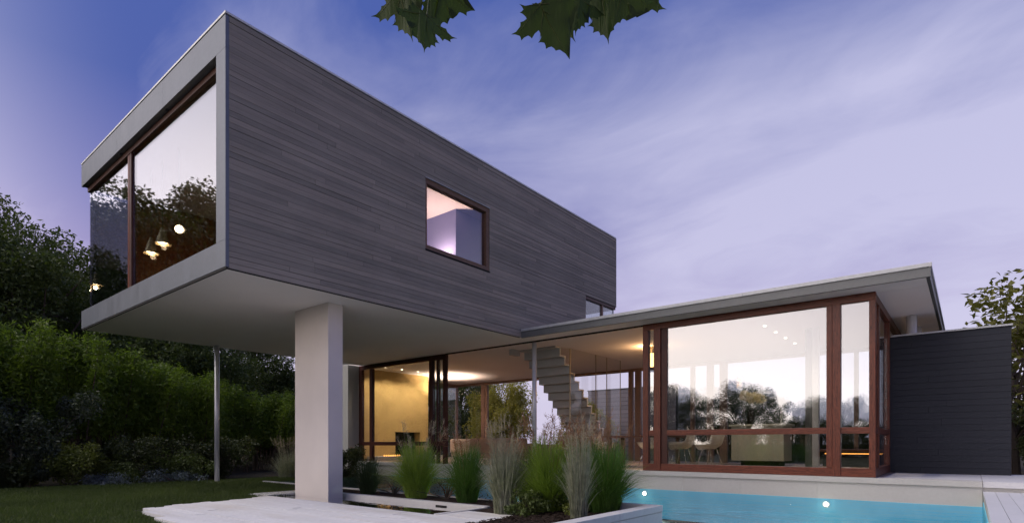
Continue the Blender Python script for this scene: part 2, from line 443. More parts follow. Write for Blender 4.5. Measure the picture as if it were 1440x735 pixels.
# ---- terrace of long pale stone strips with uneven ends
terr = MB().box(-9.0, -4.5, 2.9, 4.98, -.62, -.405).build('terrace', 'mulch', kind='structure')
y = -1.6; k = 0
while y < 5.55:
    w = .145
    if y < 4.98 and y + w > 4.995: y = 4.99 - w
    jag = random.uniform(-.22, .22)
    if y > 2.75: xl = -9.03 - .6 * (y - 2.79) / 2.67 + jag * .5
    else: xl = -9.0 + 7.5 * (2.79 - y) + jag
    if y < 2.4: xl = -6.2 + (2.4 - y) * .6 + jag
    xr = -4.30 + random.uniform(-.16, .20)
    if y < 4.4: xr = -3.05
    if y > 4.985: xl = -5.28
    x = xl
    while x < xr - .05:
        x2 = min(x + random.uniform(1.1, 2.3), xr)
        if xr - x2 < .35: x2 = xr
        block('paving_strip', x + .003, x2 - .003, y + .004, y + w - .004, -.42, -.36 + random.uniform(-.003, .003), 'pale_stone', terr)
        x = x2
    y += w
MB().box(-9.2, -4.3, -2, 2.9, -.62, -.425).build('terrace_bed', 'mulch', kind='structure')

# ---- reflecting basin in front of the pillar
basin = MB().box(-10.3, -5.30, 4.995, 6.10, -.75, -.62).build('reflecting_basin', 'curb_stone', kind='structure')
MB().box(-10.3, -5.36, 5.975, 6.10, -.62, -.345, .006).build('basin_rim', 'curb_stone', basin)
MB().box(-5.36, -5.285, 5.0, 5.97, -.62, -.350, .004).build('basin_rim', 'curb_stone', basin)
MB().box(-10.3, -5.365, 4.994, 5.06, -.62, -.372, .004).build('basin_rim', 'curb_stone', basin)
MB().box(-10.3, -9.75, 5.065, 5.97, -.62, -.365, .004).build('basin_rim', 'curb_stone', basin)
MB().box(-6.35, -6.12, 5.962, 5.9745, -.45, -.385).build('overflow_slot', 'black', basin)
MB().poly([(-9.75, 5.06, -.405), (-5.36, 5.06, -.405), (-5.36, 5.975, -.405), (-9.75, 5.975, -.405)]).build('basin_water', 'still_water', kind='structure')

# ---- planting bed beside the pool
pv = MB()
pv.poly([(-12.5, 6.12, -.375), (-8.9, 6.12, -.371), (-8.9, 6.78, -.371), (-12.5, 6.78, -.375)])
pv.poly([(-8.9, 6.10, -.37), (-4.4, 6.10, -.355), (-4.4, 6.78, -.355), (-8.9, 6.78, -.37)])
pv.poly([(-5.28, 4.99, -.385), (-4.3, 4.3, -.38), (-4.4, 6.10, -.355), (-5.28, 6.10, -.36)])
pv.poly([(-4.3, 1.5, -.38), (-2.93, 1.5, -.24), (-2.93, 6.15, -.24), (-4.4, 6.15, -.34)])
pv.build('planting_bed', 'mulch', kind='structure')
cw = empty('planter_curb', (-2.86, 4.2, -.75), 'pale stone curb with a course line holding the mulch bed above the pool', 'curb')
yy = 1.6
for L in (1.2, 1.25, 1.15, 1.05):
    y2 = min(yy + L, 6.245)
    bx('curb_stone', -2.945, -2.79, yy + .001, y2 - .001, -.245, -.17, 'curb_stone', cw, .005)
    bx('curb_stone', -2.940, -2.797, yy + .001, y2 - .001, -.80, -.249, 'curb_stone', cw, .004)
    yy = y2
bx('curb_stone', -4.46, -2.948, 6.16, 6.246, -.80, -.172, 'curb_stone', cw, .005)
bx('curb_stone', -13.3, -9.403, 6.785, 6.86, -.80, -.345, 'curb_stone', cw, .005)
bx('curb_stone', -9.4, -6.9, 6.785, 6.86, -.80, -.345, 'curb_stone', cw, .005)
bx('curb_stone', -6.897, -4.465, 6.785, 6.86, -.80, -.345, 'curb_stone', cw, .005)

# ================================================================== HOUSE
H = empty('house', (-8, 13.8, 0), 'modern house with a cantilevered grey timber upper box over a glass pavilion', 'house')
# -- plinth
pl = MB().box(-15.2, .15, FY - .085, FY + .6, -1.0, -.084).build('plinth', 'plinth_stone', H)
x = -15.2
for i, L in enumerate((1.25, 1.1, 1.3, 1.2, 1.15, 1.3, 1.1, 1.25, 1.2, 1.1, 1.25, 1.2, 1.15)):
    x2 = min(x + L, .148)
    if x2 - x < .1: break
    block('plinth_slab', x + .001, x2 - .001, FY - .095, FY - .082, -.45, -.088, 'plinth_stone', pl)
    block('plinth_cap', x + .001, x2 - .001, FY - .12, FY + .25, -.085, 0.0, 'plinth_stone', pl)
    x = x2
# -- floor and terraces behind
bx('floor', -16.8, -1.1, FY + .251, 17.4, -.30, -.004, 'floor_wood', H, 0)
bx('side_terrace', -1.098, .148, FY + .255, 12.99, -.30, -.003, 'deck_stone', H, 0)
# -- soffit under the cantilever, pavilion soffit, ceilings
bx('soffit', BXL + .04, BXR - .035, BY0 + .04, FY + .03, ZS + .004, ZS + .16, 'soffit', H, 0)
bx('ceiling', -16.8, -1.19, FY + .11, 17.4, ZS - .004, ZS + .12, 'ceiling', H, 0)
bx('soffit', BXR - .03, -.50, 10.33, FY + .10, ZS + .003, ZS + .11, 'soffit', H, 0)
bx('soffit', -1.185, -.50, FY + .11, 17.3, ZS + .003, ZS + .11, 'soffit', H, 0)
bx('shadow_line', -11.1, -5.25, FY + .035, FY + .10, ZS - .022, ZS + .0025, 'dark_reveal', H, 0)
# -- pavilion roof
rf = MB().box(BXR + .003, -.46, 10.30, 17.5, ZS + .115, ZS + .19).build('roof', 'roof_gravel', H)
bx('fascia', BXR + .002, -.439, 10.282, 10.328, ZS, ZS + .143, 'zinc_dark', rf, .003)
bx('fascia', -.497, -.452, 10.33, 17.5, ZS, ZS + .143, 'zinc_dark', rf, .003)
xs = [BXR + .002, -5.6, -3.1, -.425]
for a, b in zip(xs, xs[1:]): bx('flashing', a + .001, b - .001, 10.262, 10.33, ZS + .144, ZS + .205, 'zinc_light', rf, .003)
bx('flashing', -.498, -.432, 10.332, 17.5, ZS + .144, ZS + .205, 'zinc_light', rf, .003)
bx('back_roof', -16.9, BXR - .01, BY1 + .01, 17.5, ZS + .12, ZS + .35, 'zinc_dark', rf, .003)
bx('back_roof', -16.9, BXL - .02, FY + .3, BY1, ZS + .12, ZS + .35, 'zinc_dark', rf, .003)
gp = rng.uniform([BXR, 10.33, 0], [-.5, 10.6, 1], (900, 3))
gv, gf = [], []
for (gx, gy, gz) in gp:
    s = random.uniform(.006, .016); b = len(gv); z0 = ZS + .195
    gv += [(gx - s, gy - s, z0), (gx + s, gy - s, z0), (gx + s, gy + s, z0), (gx - s, gy + s, z0), (gx, gy, z0 + s * 2.2)]
    gf += [(b, b + 1, b + 4), (b + 1, b + 2, b + 4), (b + 2, b + 3, b + 4), (b + 3, b, b + 4)]
put(bpy.data.objects.new('gravel', fast_mesh('gravel', gv, gf, 'roof_gravel')), rf, kind='stuff')

# -- upper box: clad side wall, planks one by one
WY0, WY1, WZ0, WZ1 = 7.323, 9.175, 4.277, 5.634           # side window opening
CY0, CZ0, CZ1 = 13.128, 3.42, 4.555                       # corner window opening
cwall = MB()
x0, x1 = BXR - .20, BXR - .025
for (a, b, c, d) in ((BY0 + .06, WY0, ZS + .16, ZT - .03), (WY0, WY1, ZS + .16, WZ0), (WY0, WY1, WZ1, ZT - .03), (WY1, CY0, ZS + .16, ZT - .03), (CY0, BY1, CZ1, ZT - .03), (CY0, BY1, ZS + .16, CZ0)):
    cwall.box(x0, x1, a, b, c, d)
cwall = cwall.build('clad_wall', 'dark_reveal', H)
rows = 43; ph = (ZT - .035 - (ZS + .008)) / rows
for i in range(rows):
    za, zb = ZS + .008 + i * ph, ZS + .008 + (i + 1) * ph
    gap = random.choice((.002, .003, .005, .007))
    cuts = [BY0 + .0505]; y = BY0 + random.uniform(.8, 3.6)
    while y < BY1 - .6: cuts.append(y); y += random.uniform(2.4, 4.9)
    cuts.append(BY1)
    holes = []
    if zb > WZ0 + .01 and za < WZ1 - .01: holes.append((WY0, WY1))
    if zb > CZ0 + .01 and za < CZ1 - .01: holes.append((CY0, BY1 + 1))
    for a, b in zip(cuts, cuts[1:]):
        segs = [(a, b)]
        for h0, h1 in holes:
            ns = []
            for s0, s1 in segs:
                if s1 <= h0 or s0 >= h1: ns.append((s0, s1)); continue
                if s0 < h0: ns.append((s0, h0))
                if s1 > h1: ns.append((h1, s1))
            segs = ns
        for s0, s1 in segs:
            if s1 - s0 < .05: continue
            off = random.uniform(-.0035, .0015)
            block('plank', BXR - .024, BXR + off, s0 + .0015, s1 - .0015, za + gap, zb - .001, 'grey_plank', cwall)
bx('back_wall', BXL + .2, BXR - .03, BY1 - .12, BY1 - .002, CZ1 + .01, ZT - .04, 'grey_plank', H, 0)
bx('side_wall', BXL + .02, BXL + .16, 6.6, BY1 - .125, ZS + .165, ZT - .04, 'grey_plank', H, 0)
# box front: zinc bands
fr = MB().box(BXL + .02, BXR - .03, BY0 + .02, BY0 + .12, ZS + .03, ZS + .405).build('front_frame', 'zinc', H)
xs = [BXL, -12.62, -10.35, BXR]
for a, b in zip(xs, xs[1:]):
    bx('zinc_panel', a + .001, b - .001, BY0, BY0 + .05, ZS + .028, ZS + .408, 'zinc', fr, .003)
    bx('zinc_panel', a + .001, b - .001, BY0, BY0 + .05, 6.095, ZT - .033, 'zinc', fr, .003)
    bx('head_soffit', a + .03, b - .06, BY0 + .051, BY0 + .30, 6.096, 6.20, 'zinc', fr, 0)
bx('zinc_panel', -8.37, BXR, BY0, BY0 + .05, ZS + .409, 6.094, 'zinc', fr, .003)
bx('zinc_panel', -8.371, -8.34, BY0 + .001, BY0 + .26, ZS + .409, 6.094, 'zinc', fr, .002)
bx('zinc_panel', BXL, BXL + .05, BY0 + .31, 6.6, 6.095, ZT - .033, 'zinc', fr, .003)
bx('zinc_panel', BXL, BXL + .05, BY0 + .31, 6.6, ZS + .03, ZS + .408, 'zinc', fr, .003)
bx('shadow_reveal', BXL + .004, BXR - .002, BY0 + .008, BY0 + .038, ZS, ZS + .027, 'dark_reveal', fr, 0)  # recessed strip, shade under the fascia put into its dark colour
bx('shadow_reveal', BXR - .030, BXR - .004, BY0 + .04, FY - .5, ZS - .001, ZS + .0075, 'dark_reveal', fr, 0)  # the same dark strip along the side, shade as colour
cop = MB()
cop.box(BXL - .006, BXR + .006, BY0 - .006, BY0 + .25, ZT - .016, ZT + .016, .002).box(BXR - .25, BXR + .006, BY0 + .251, BY1 + .01, ZT - .016, ZT + .016, .002)
cop.box(BXL - .006, BXL + .2, BY0 + .251, BY1 + .01, ZT - .016, ZT + .016, .002)
cop.build('coping', 'coping_metal', H)
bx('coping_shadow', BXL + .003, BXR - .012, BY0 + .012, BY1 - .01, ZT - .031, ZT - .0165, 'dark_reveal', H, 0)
bx('corner_trim', BXR - .03, BXR + .004, BY1 + .001, BY1 + .02, CZ1, ZT - .02, 'zinc_light', H, 0)
# box interior shell
bx('upper_floor', BXL + .05, BXR - .205, BY0 + .13, BY1 - .13, ZS + .17, ZS + .30, 'floor_wood', H, 0)
bx('upper_ceiling', BXL + .06, BXR - .205, BY0 + .31, BY1 - .13, 6.14, 6.30, 'ceiling', H, 0)
bx('upper_roof', BXL + .05, BXR - .205, BY0 + .3, BY1 - .01, 6.40, 6.54, 'roof_gravel', H, 0)
bx('partition', BXL + .2, BXR - .205, 6.60, 6.72, ZS + .31, 6.139, 'room_wall', H, 0)
bx('partition', -13.0, -9.5, 9.577, 10.9, ZS + .31, 6.139, 'sky_tint_wall', H, 0)
bx('partition', -14.6, BXR - .205, 12.2, 12.3, ZS + .31, 6.139, 'room_wall', H, 0)
# front window of the box: mullions and panes
fw = MB().box(-14.87, -8.372, BY0 + .10, BY0 + .20, 6.00, 6.094).box(-14.87, -8.372, BY0 + .10, BY0 + .20, ZS + .409, ZS + .455).build('window', 'dark_wood_h', H)
bx('mullion', -12.39, -12.30, BY0 + .11, BY0 + .21, ZS + .456, 5.999, 'mahogany_v', fw); bx('mullion', -12.29, -12.20, BY0 + .11, BY0 + .19, ZS + .456, 5.999, 'dark_wood_v', fw)
bx('pane', -14.86, -12.392, BY0 + .14, BY0 + .156, ZS + .456, 5.999, 'glass_coated', fw, 0)
bx('pane', -12.198, -8.373, BY0 + .14, BY0 + .156, ZS + .456, 5.999, 'glass_coated', fw, 0)
bx('pane', -14.86, -14.844, BY0 + .157, 4.62, ZS + .456, 5.999, 'glass_coated', fw, 0)
bx('mullion', -14.88, -14.80, 4.62, 4.72, ZS + .42, 6.09, 'dark_wood_v', fw)
bx('pane', -14.86, -14.844, 4.721, 6.6, ZS + .456, 5.999, 'glass_coated', fw, 0)
# side window
sw = MB()
fx0, fx1 = BXR - .14, BXR - .015
sw.box(fx0, fx1, WY0, WY1, WZ1 - .09, WZ1, .003).box(fx0, fx1, WY0, WY1, WZ0, WZ0 + .09, .003).box(fx0, fx1, WY0, WY0 + .05, WZ0 + .091, WZ1 - .091, .003).box(fx0, fx1, WY1 - .09, WY1, WZ0 + .091, WZ1 - .091, .003)
sw = sw.build('window', 'brown_wood', H)
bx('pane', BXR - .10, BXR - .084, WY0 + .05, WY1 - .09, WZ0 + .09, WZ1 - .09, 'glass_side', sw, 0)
bx('head_flashing', BXR - .01, BXR + .016, WY0 - .01, WY1 + .01, WZ1 + .001, WZ1 + .014, 'zinc_light', sw, .002)
bx('sill_flashing', BXR - .01, BXR + .014, WY0 - .01, WY1 + .01, WZ0 - .014, WZ0 - .001, 'dark_reveal', sw, .002)
# corner window at the far end
kw = MB().box(BXR - .12, BXR - .01, CY0, BY1 - .01, CZ1 - .075, CZ1, .003).box(BXL + .3, BXR - .121, BY1 - .12, BY1 - .01, CZ1 - .075, CZ1, .003).build('window', 'dark_wood_h', H)
bx('mullion', BXR - .10, BXR - .02, 14.03, 14.10, CZ0, CZ1 - .076, 'pale_wood_v', kw)
bx('pane', BXR - .07, BXR - .055, CY0, BY1 - .02, CZ0, CZ1 - .076, 'glass', kw, 0)
bx('pane', BXL + .3, BXR - .09, BY1 - .07, BY1 - .055, CZ0, CZ1 - .076, 'glass', kw, 0)
bx('mullion', BXR - .085, BXR - .045, BY1 - .085, BY1 - .045, CZ0, CZ1 - .076, 'steel', kw)

# -- supports
bx('pillar', -9.721, -8.642, 5.581, 5.873, -.62, ZS + .003, 'stucco', H, .004)
bx('pillar_reveal', -9.715, -8.648, 5.587, 5.867, -.70, -.619, 'dark_reveal', H, 0)
MB().tube([(-14.62, 6.29, -.42), (-14.62, 6.29, ZS + .003)], .057, 20).build('pole', 'steel', H, smooth=True)
MB().tube([(-8.116, 10.85, -.003), (-8.116, 10.85, ZS - .005)], .055, 20).build('column', 'steel', H, smooth=True)
for cxp, cyp in ((-.86, 13.25), (-.86, 14.6)):
    MB().tube([(cxp, cyp, -.003), (cxp, cyp, ZS + .002)], .085, 20).build('column', 'white_paint', H, smooth=True)
bx('pole_pad', -14.95, -12.6, 6.05, 7.15, -.55, -.40, 'plinth_stone', H, .01)
# left wall end
bx('end_wall', -17.2, -15.02, 10.40, 10.80, -1.0, ZS + .003, 'grey_stucco', H, .004)
bx('end_wall', -17.2, -15.30, 10.801, 11.2, -1.0, ZS - .005, 'grey_stucco', H, .004)

# -- glazed facade frames
def facade(name_label, posts, panes, rails, y, mv, mh, bot, top, gl='glass', parent=H, t=.11):
    a, b = posts[0][0], posts[-1][1]
    f = MB()
    f.box(a, b, y, y + t, top - .129, top, .004)
    f = f.build('window', mh, parent)
    bx('rail', a, b, y, y + t, bot, bot + .145, mh, f)
    for p0, p1, off in posts: bx('post', p0 + .0008, p1 - .0008, y - .004 + off, y + t - .004 + off, bot + .1455 if off >= 0 else bot + .002, top - .1295, mv, f)
    for r0, r1 in rails:
        for p0, p1 in panes: bx('rail', p0, p1, y + .012, y + t - .02, r0, r1, mh, f)
    zs = [bot + .1455] + [v for r in rails for v in r] + [top - .1295]
    for p0, p1 in panes:
        for z0, z1 in zip(zs[0::2], zs[1::2]): bx('pane', p0, p1, y + .05, y + .064, z0 + .0005, z1 - .0005, gl, f, 0)
    return f
facade('', [(-5.239, -5.120, 0), (-4.994, -4.848, -.012), (-1.877, -1.79, 0), (-1.788, -1.667, -.010), (-1.264, -1.172, 0)], [(-5.120, -4.994), (-4.72, -1.877), (-1.667, -1.264)], [(.717, .822)], FY, 'mahogany_v', 'mahogany_h', .003, ZS + .002, 'glass_big')
bx('inner_stile', -4.846, -4.722, FY + .02, FY + .09, .15, 2.87, 'dark_wood_v', H)
facade('', [(-15.018, -14.88, 0), (-14.50, -14.38, .02), (-11.769, -11.64, 0), (-11.50, -11.45, .03), (-11.215, -11.115, 0)], [(-14.88, -14.50), (-14.38, -11.769), (-11.64, -11.50), (-11.45, -11.215)], [(.50, .61)], FY + .06, 'dark_wood_v', 'dark_wood_h', -.20, ZS + .001, 'glass')
# pavilion side glazing along the right edge
sf = MB().box(-1.30, -1.18, FY + .112, 17.0, 2.872, ZS + .001, .004).box(-1.29, -1.18, FY + .112, 12.98, .003, .148, .004).build('window', 'mahogany_y', H)
for a, b in ((11.25, 11.35), (12.88, 12.97)): bx('post', -1.285, -1.182, a, b, .149, 2.871, 'mahogany_v', sf)
bx('rail', -1.28, -1.19, FY + .113, 11.249, .717, .822, 'mahogany_y', sf); bx('rail', -1.28, -1.19, 11.351, 12.879, .717, .822, 'mahogany_y', sf)
for a, b in ((FY + .113, 11.249), (11.351, 12.879)):
    for z0, z1 in ((.149, .716), (.823, 2.871)): bx('pane', -1.24, -1.226, a, b, z0, z1, 'glass', sf, 0)
bx('pane', -1.24, -1.226, 13.27, 17.0, .1, 2.871, 'glass', sf, 0)
# back glazing
BYP = 16.75
bk = MB().box(-16.7, -1.2, BYP, BYP + .10, 2.90, ZS - .005, .003).box(-16.62, -16.52, 14.3, BYP - .001, 2.86, ZS - .005, .003).build('window', 'pale_wood_v', H)
for a, b in ((-16.66, -16.56), (-15.20, -15.02), (-15.0, -14.86), (-8.68, -8.53), (-8.45, -8.25), (-6.6, -6.47), (-6.1, -5.9), (-5.72, -5.5), (-2.3, -2.2)): bx('post', a, b, BYP - .01, BYP + .09, 0, 2.899, 'pale_wood_v', bk)
bx('post', -16.63, -16.52, 15.7, 15.8, 0, 2.859, 'pale_wood_v', bk)
for a, b in ((-16.55, -15.21), (-8.24, -6.61), (-6.46, -6.11), (-5.49, -2.31)): bx('pane', a, b, BYP + .03, BYP + .044, .0, 2.899, 'glass_clear', bk, 0)
bx('pane', -16.59, -16.576, 14.3, 15.69, 0, 2.859, 'glass', bk, 0); bx('pane', -16.59, -16.576, 15.81, BYP - .02, 0, 2.859, 'glass', bk, 0)

# -- fireplace wall
fp = MB().box(-15.75, -15.30, 11.2, 12.49, -.003, ZS - .006).box(-15.75, -15.30, 13.62, 14.0, -.003, ZS - .006).box(-15.75, -15.30, 12.49, 13.62, .96, ZS - .006).box(-15.75, -15.62, 12.49, 13.62, 0, .96).build('fireplace_wall', 'gold_plaster', H)
bx('firebox', -15.61, -15.33, 12.495, 13.615, .0, .05, 'black', fp, 0); bx('firebox', -15.618, -15.605, 12.495, 13.615, .051, .955, 'black', fp, 0)
bx('hearth', -15.29, -14.75, 11.3, 14.3, .0, .14, 'plinth_stone', fp, .01)
for k in range(8):
    yy = 11.75 + k * .09
    MB().lathe([(.02, 0), (.030, .015), (.016, .035), (.003, .055)], (-14.95, yy, .14), 8).build('flame', 'flame', fp)
# -- staircase: folded plate of risers and treads going up towards the pool side
sx0, sx1 = -9.15, -8.02
n = 15; rise = ZS / n; y_top = 11.62; run = .217
st = MB().box(sx0 - .12, sx0 - .005, 11.30, 11.60, ZS - .16, ZS - .006).build('staircase', 'stair_grey', H)
for i in range(n):
    zt = ZS - i * rise; ya = y_top + i * run
    bx('riser', sx0, sx1, ya + run - .05, ya + run, max(zt - rise - .045, 0.0), zt - .0465 if i else zt - .008, 'stair_grey', st, .003)
    bx('tread', sx0, sx1, ya - .02, ya + run + .012, zt - .046, zt - .002 if i else zt - .006, 'stair_grey', st, .003)
gpn = MB().box(-8.00, -7.985, 12.2, 12.23, 0, ZS - .005).build('glass_partition', 'bronze', H)
for a, b in ((12.232, 13.50), (13.52, 14.10), (14.12, 14.9)): bx('pane', -7.998, -7.986, a, b, 0, ZS - .005, 'glass_clear', gpn, 0)
for a in (13.503, 14.103, 14.903): bx('edge_bar', -8.002, -7.982, a, a + .014, 0, ZS - .006, 'bronze', gpn, 0)
# interior post by the kitchen
bx('interior_post', -2.58, -2.46, 13.25, 13.37, 0, ZS - .005, 'white_paint', H)
bx('interior_post', -2.72, -2.585, 13.27, 13.35, 0, ZS - .005, 'zinc_dark', H)
# recessed ceiling lights
def downlight(x, y, z, e, tgt=None, spot=R(100)):
    o = MB().lathe([(.032, 0), (.032, -.006)], (x, y, z), 14, True).build('recessed_light', 'lamp_white', H)
    d = bpy.data.lights.new('downlight', 'SPOT'); d.energy = e; d.spot_size = spot; d.spot_blend = .6; d.color = (1.0, .78, .60); d.shadow_soft_size = .04
    l = bpy.data.objects.new('downlight', d); l.location = (x, y, z - .02)
    v = Vector(tgt) - Vector((x, y, z)) if tgt else Vector((0, 0, -1))
    l.rotation_euler = v.to_track_quat('-Z', 'Y').to_euler(); C.objects.link(l); WL[l] = Vector(l.location)
for yy in (11.45, 12.15, 12.85, 13.5): downlight(-14.55, yy, ZS - .005, 60, (-15.3, yy, 1.3))
for yy in (12.4, 13.25, 14.1, 15.0): downlight(-3.3, yy, ZS - .005, 75, None, R(130))
downlight(-6.6, 13.6, ZS - .005, 70, None, R(130))

# ================================================================== GARDEN WALL (right)
gw = empty('garden_wall', (-.3, 13.06, 0), 'dark navy timber clad screen wall beside the pavilion corner', 'wall')
WT = 2.60
bx('wall_core', -1.30, .555, 13.03, 13.25, -.40, WT - .01, 'dark_reveal', gw, 0)
rows = 23; ph = (WT - .02) / rows
for i in range(rows):
    z0 = .0 + i * ph; c = random.uniform(-.9, .3)
    for a, b in ((-1.30, c), (c, .565)): block('plank', a + .001, b - .001, 13.0 + random.uniform(-.002, .003), 13.028, z0 + .0015, z0 + ph - .002, 'navy_plank', gw)
bx('coping', -1.165, .585, 12.975, 13.27, WT - .009, WT + .022, 'zinc_light', gw, .003)
# far wing wall seen through the house
fwall = empty('outbuilding_wall', (-10, 22, -.3), 'greyish lavender boarded wall of an outbuilding seen through the house', 'wall')
bx('wall_core', -13.4, -9.3, 22.03, 22.3, -.3, 2.92, 'dark_reveal', fwall, 0)
for i in range(18):
    z0 = -.28 + i * .178; c = random.uniform(-12.5, -10)
    for a, b in ((-13.42, c), (c, -9.28)): block('plank', a + .002, b - .002, 22.0, 22.028, z0 + .006, z0 + .172, 'far_plank', fwall)
bx('coping', -13.45, -9.25, 21.98, 22.32, 2.925, 2.96, 'zinc_dark', fwall, .003)

# ================================================================== FURNITURE AND LAMPS
def sofa(x0, x1, y0, y1, m, label, cushions):
    t = empty('sofa', ((x0 + x1) / 2, (y0 + y1) / 2, 0), label, 'sofa')
    bx('base', x0 + .04, x1 - .04, y0 + .04, y1 - .04, .10, .27, m, t, .02)
    bx('backrest', x0, x1, y0, y0 + .24, .22, .72, m, t, .06)
    bx('armrest', x0, x0 + .2, y0 + .245, y1, .22, .56, m, t, .05); bx('armrest', x1 - .2, x1, y0 + .245, y1, .22, .56, m, t, .05)
    w = (x1 - x0 - .41) / cushions
    for i in range(cushions): bx('cushion', x0 + .205 + i * w, x0 + .2 + (i + 1) * w, y0 + .25, y1 - .02, .275, .44, m, t, .05)
    for a in (x0 + .1, x1 - .15):
        for b in (y0 + .1, y1 - .15): bx('leg', a, a + .05, b, b + .05, 0, .099, 'chrome', t)
sofa(-12.30, -10.13, 13.0, 13.95, 'sofa_tan', 'tan fabric sofa with its back to the open pool side', 3)
sofa(-14.40, -12.55, 14.2, 15.1, 'sofa_cream', 'cream sofa further back beside the fireplace end', 2)

tb = empty('dining_table', (-6.1, 12.6, 0), 'long dark wooden dining table behind the narrow door pane', 'table')
bx('table_top', -7.0, -5.25, 12.15, 13.05, .70, .745, 'table_wood', tb, .008)
for a in (-6.9, -5.45):
    for b in (12.22, 12.9): bx('leg', a, a + .08, b, b + .08, 0, .70, 'table_wood', tb)
def chair(name_label, loc, rz, group='shell dining chairs'):
    t = empty('dining_chair', loc, name_label, 'chair', group); t.rotation_euler = (0, 0, rz)
    def loc_part(mb, name, m, smooth=False):
        me = bpy.data.meshes.new(name); bmesh.ops.recalc_face_normals(mb.bm, faces=mb.bm.faces); mb.bm.to_mesh(me); mb.bm.free(); me.materials.append(MAT[m])
        if smooth: me.shade_smooth()
        o = bpy.data.objects.new(name, me); C.objects.link(o); o.parent = t; WL[o] = Vector(); return o
    mb = MB(); rings = []
    for i in range(9):                      # a moulded shell: seat pan curling up into back and arms
        v = i / 8; row = []
        for j in range(13):
            a = (j / 12 - .5) * 2
            yy = .24 - .46 * min(v * 1.5, 1); z = .43 + .02 * abs(a) + (max(0, v - .55) / .45) ** 1.3 * .40 + (abs(a) ** 3) * .17 * (1 - .3 * v) + .03 * (1 - v) ** 4 * -1
            row.append(mb.bm.verts.new((.27 * a * (1 - .12 * max(0, v - .6)), yy - .08 * max(0, v - .6) + .05 * a * a * max(0, v - .5), z)))
        rings.append(row)
    for r0, r1 in zip(rings, rings[1:]):
        for j in range(12): mb.bm.faces.new((r0[j], r0[j + 1], r1[j + 1], r1[j]))
    bmesh.ops.solidify(mb.bm, geom=mb.bm.faces[:], thickness=.014)
    loc_part(mb, 'seat_shell', 'shell_white', True)
    for sx in (-1, 1):
        for sy in (-1, 1):
            loc_part(MB().tube([(sx * .12, sy * .10, .435), (sx * .22, sy * .21, 0)], .010, 8), 'leg', 'chrome', True)
    loc_part(MB().tube([(-.12, -.10, .432), (.12, -.10, .432), (.12, .10, .432), (-.12, .10, .432), (-.12, -.10, .432)], .008, 6), 'seat_frame', 'chrome')
    return t
chair('white shell dining chair nearest the big pane behind the left glass edge', (-5.15, 12.55, 0), R(90))
chair('white shell dining chair behind the big pane, second from the left edge', (-4.72, 13.15, 0), R(75))
chair('white shell dining chair at the far side of the dining table', (-6.3, 13.35, 0), R(180))
chair('white shell chair drawn up by the table beside the stair', (-7.2, 12.6, 0), R(-90))

isl = empty('kitchen_island', (-4.0, 15.0, 0), 'pale grey green kitchen island behind the big window', 'counter')
bx('counter_top', -4.74, -3.40, 14.55, 15.45, .985, 1.035, 'island', isl, .006)
bx('cabinet', -4.69, -3.46, 14.60, 15.40, .13, .984, 'island', isl, .004)
bx('toe_kick', -4.5, -3.6, 14.75, 15.3, 0, .129, 'black', isl)
MB().tube([(-3.66, 15.2, 1.035), (-3.66, 15.2, 1.38), (-3.655, 15.17, 1.47), (-3.64, 15.10, 1.50), (-3.62, 15.02, 1.47), (-3.615, 15.0, 1.42)], .016, 10).build('tap', 'chrome', isl, smooth=True)
va = empty('flower_vase', (-4.31, 14.95, 1.036), 'dark vase of cream hydrangea flowers on the kitchen island', 'vase')
MB().lathe([(.0, 0), (.075, 0), (.085, .12), (.075, .26), (.06, .36), (.07, .40)], (-4.31, 14.95, 1.036), 18).build('vase', 'black', va, smooth=True)
for k in range(9):
    a = k * 2.4; r = .05 + .024 * k; hx, hy, hz = -4.31 + r * math.cos(a), 14.95 + r * math.sin(a), 1.70 + random.uniform(-.04, .10)
    fl = MB().tube([(-4.31, 14.95, 1.40), (hx, hy, hz)], .007, 5).build('stem', 'leaf_dark', va)
    P = rng.normal(size=(150, 3)); P /= np.linalg.norm(P, axis=1)[:, None]; P = P * rng.uniform(.7, 1, (150, 1)) * .12 + np.array([hx, hy, hz])
    V = np.concatenate([P + rng.normal(size=(150, 3)) * .022 for _ in range(3)]); F = np.stack([np.arange(150), np.arange(150) + 150, np.arange(150) + 300], 1)
    put(bpy.data.objects.new('blossom', fast_mesh('blossom', V, F, 'flower_cream')), fl)
low = empty('low_bench', (-2.0, 15.6, 0), 'low dark bench with a glowing strip behind the right hand pane', 'bench')
bx('bench_top', -2.9, -1.35, 15.4, 15.9, .36, .42, 'table_wood', low); bx('bench_base', -2.8, -1.45, 15.55, 15.85, 0, .36, 'black', low); bx('light_strip', -2.75, -1.5, 15.535, 15.549, .30, .325, 'flame', low, 0)

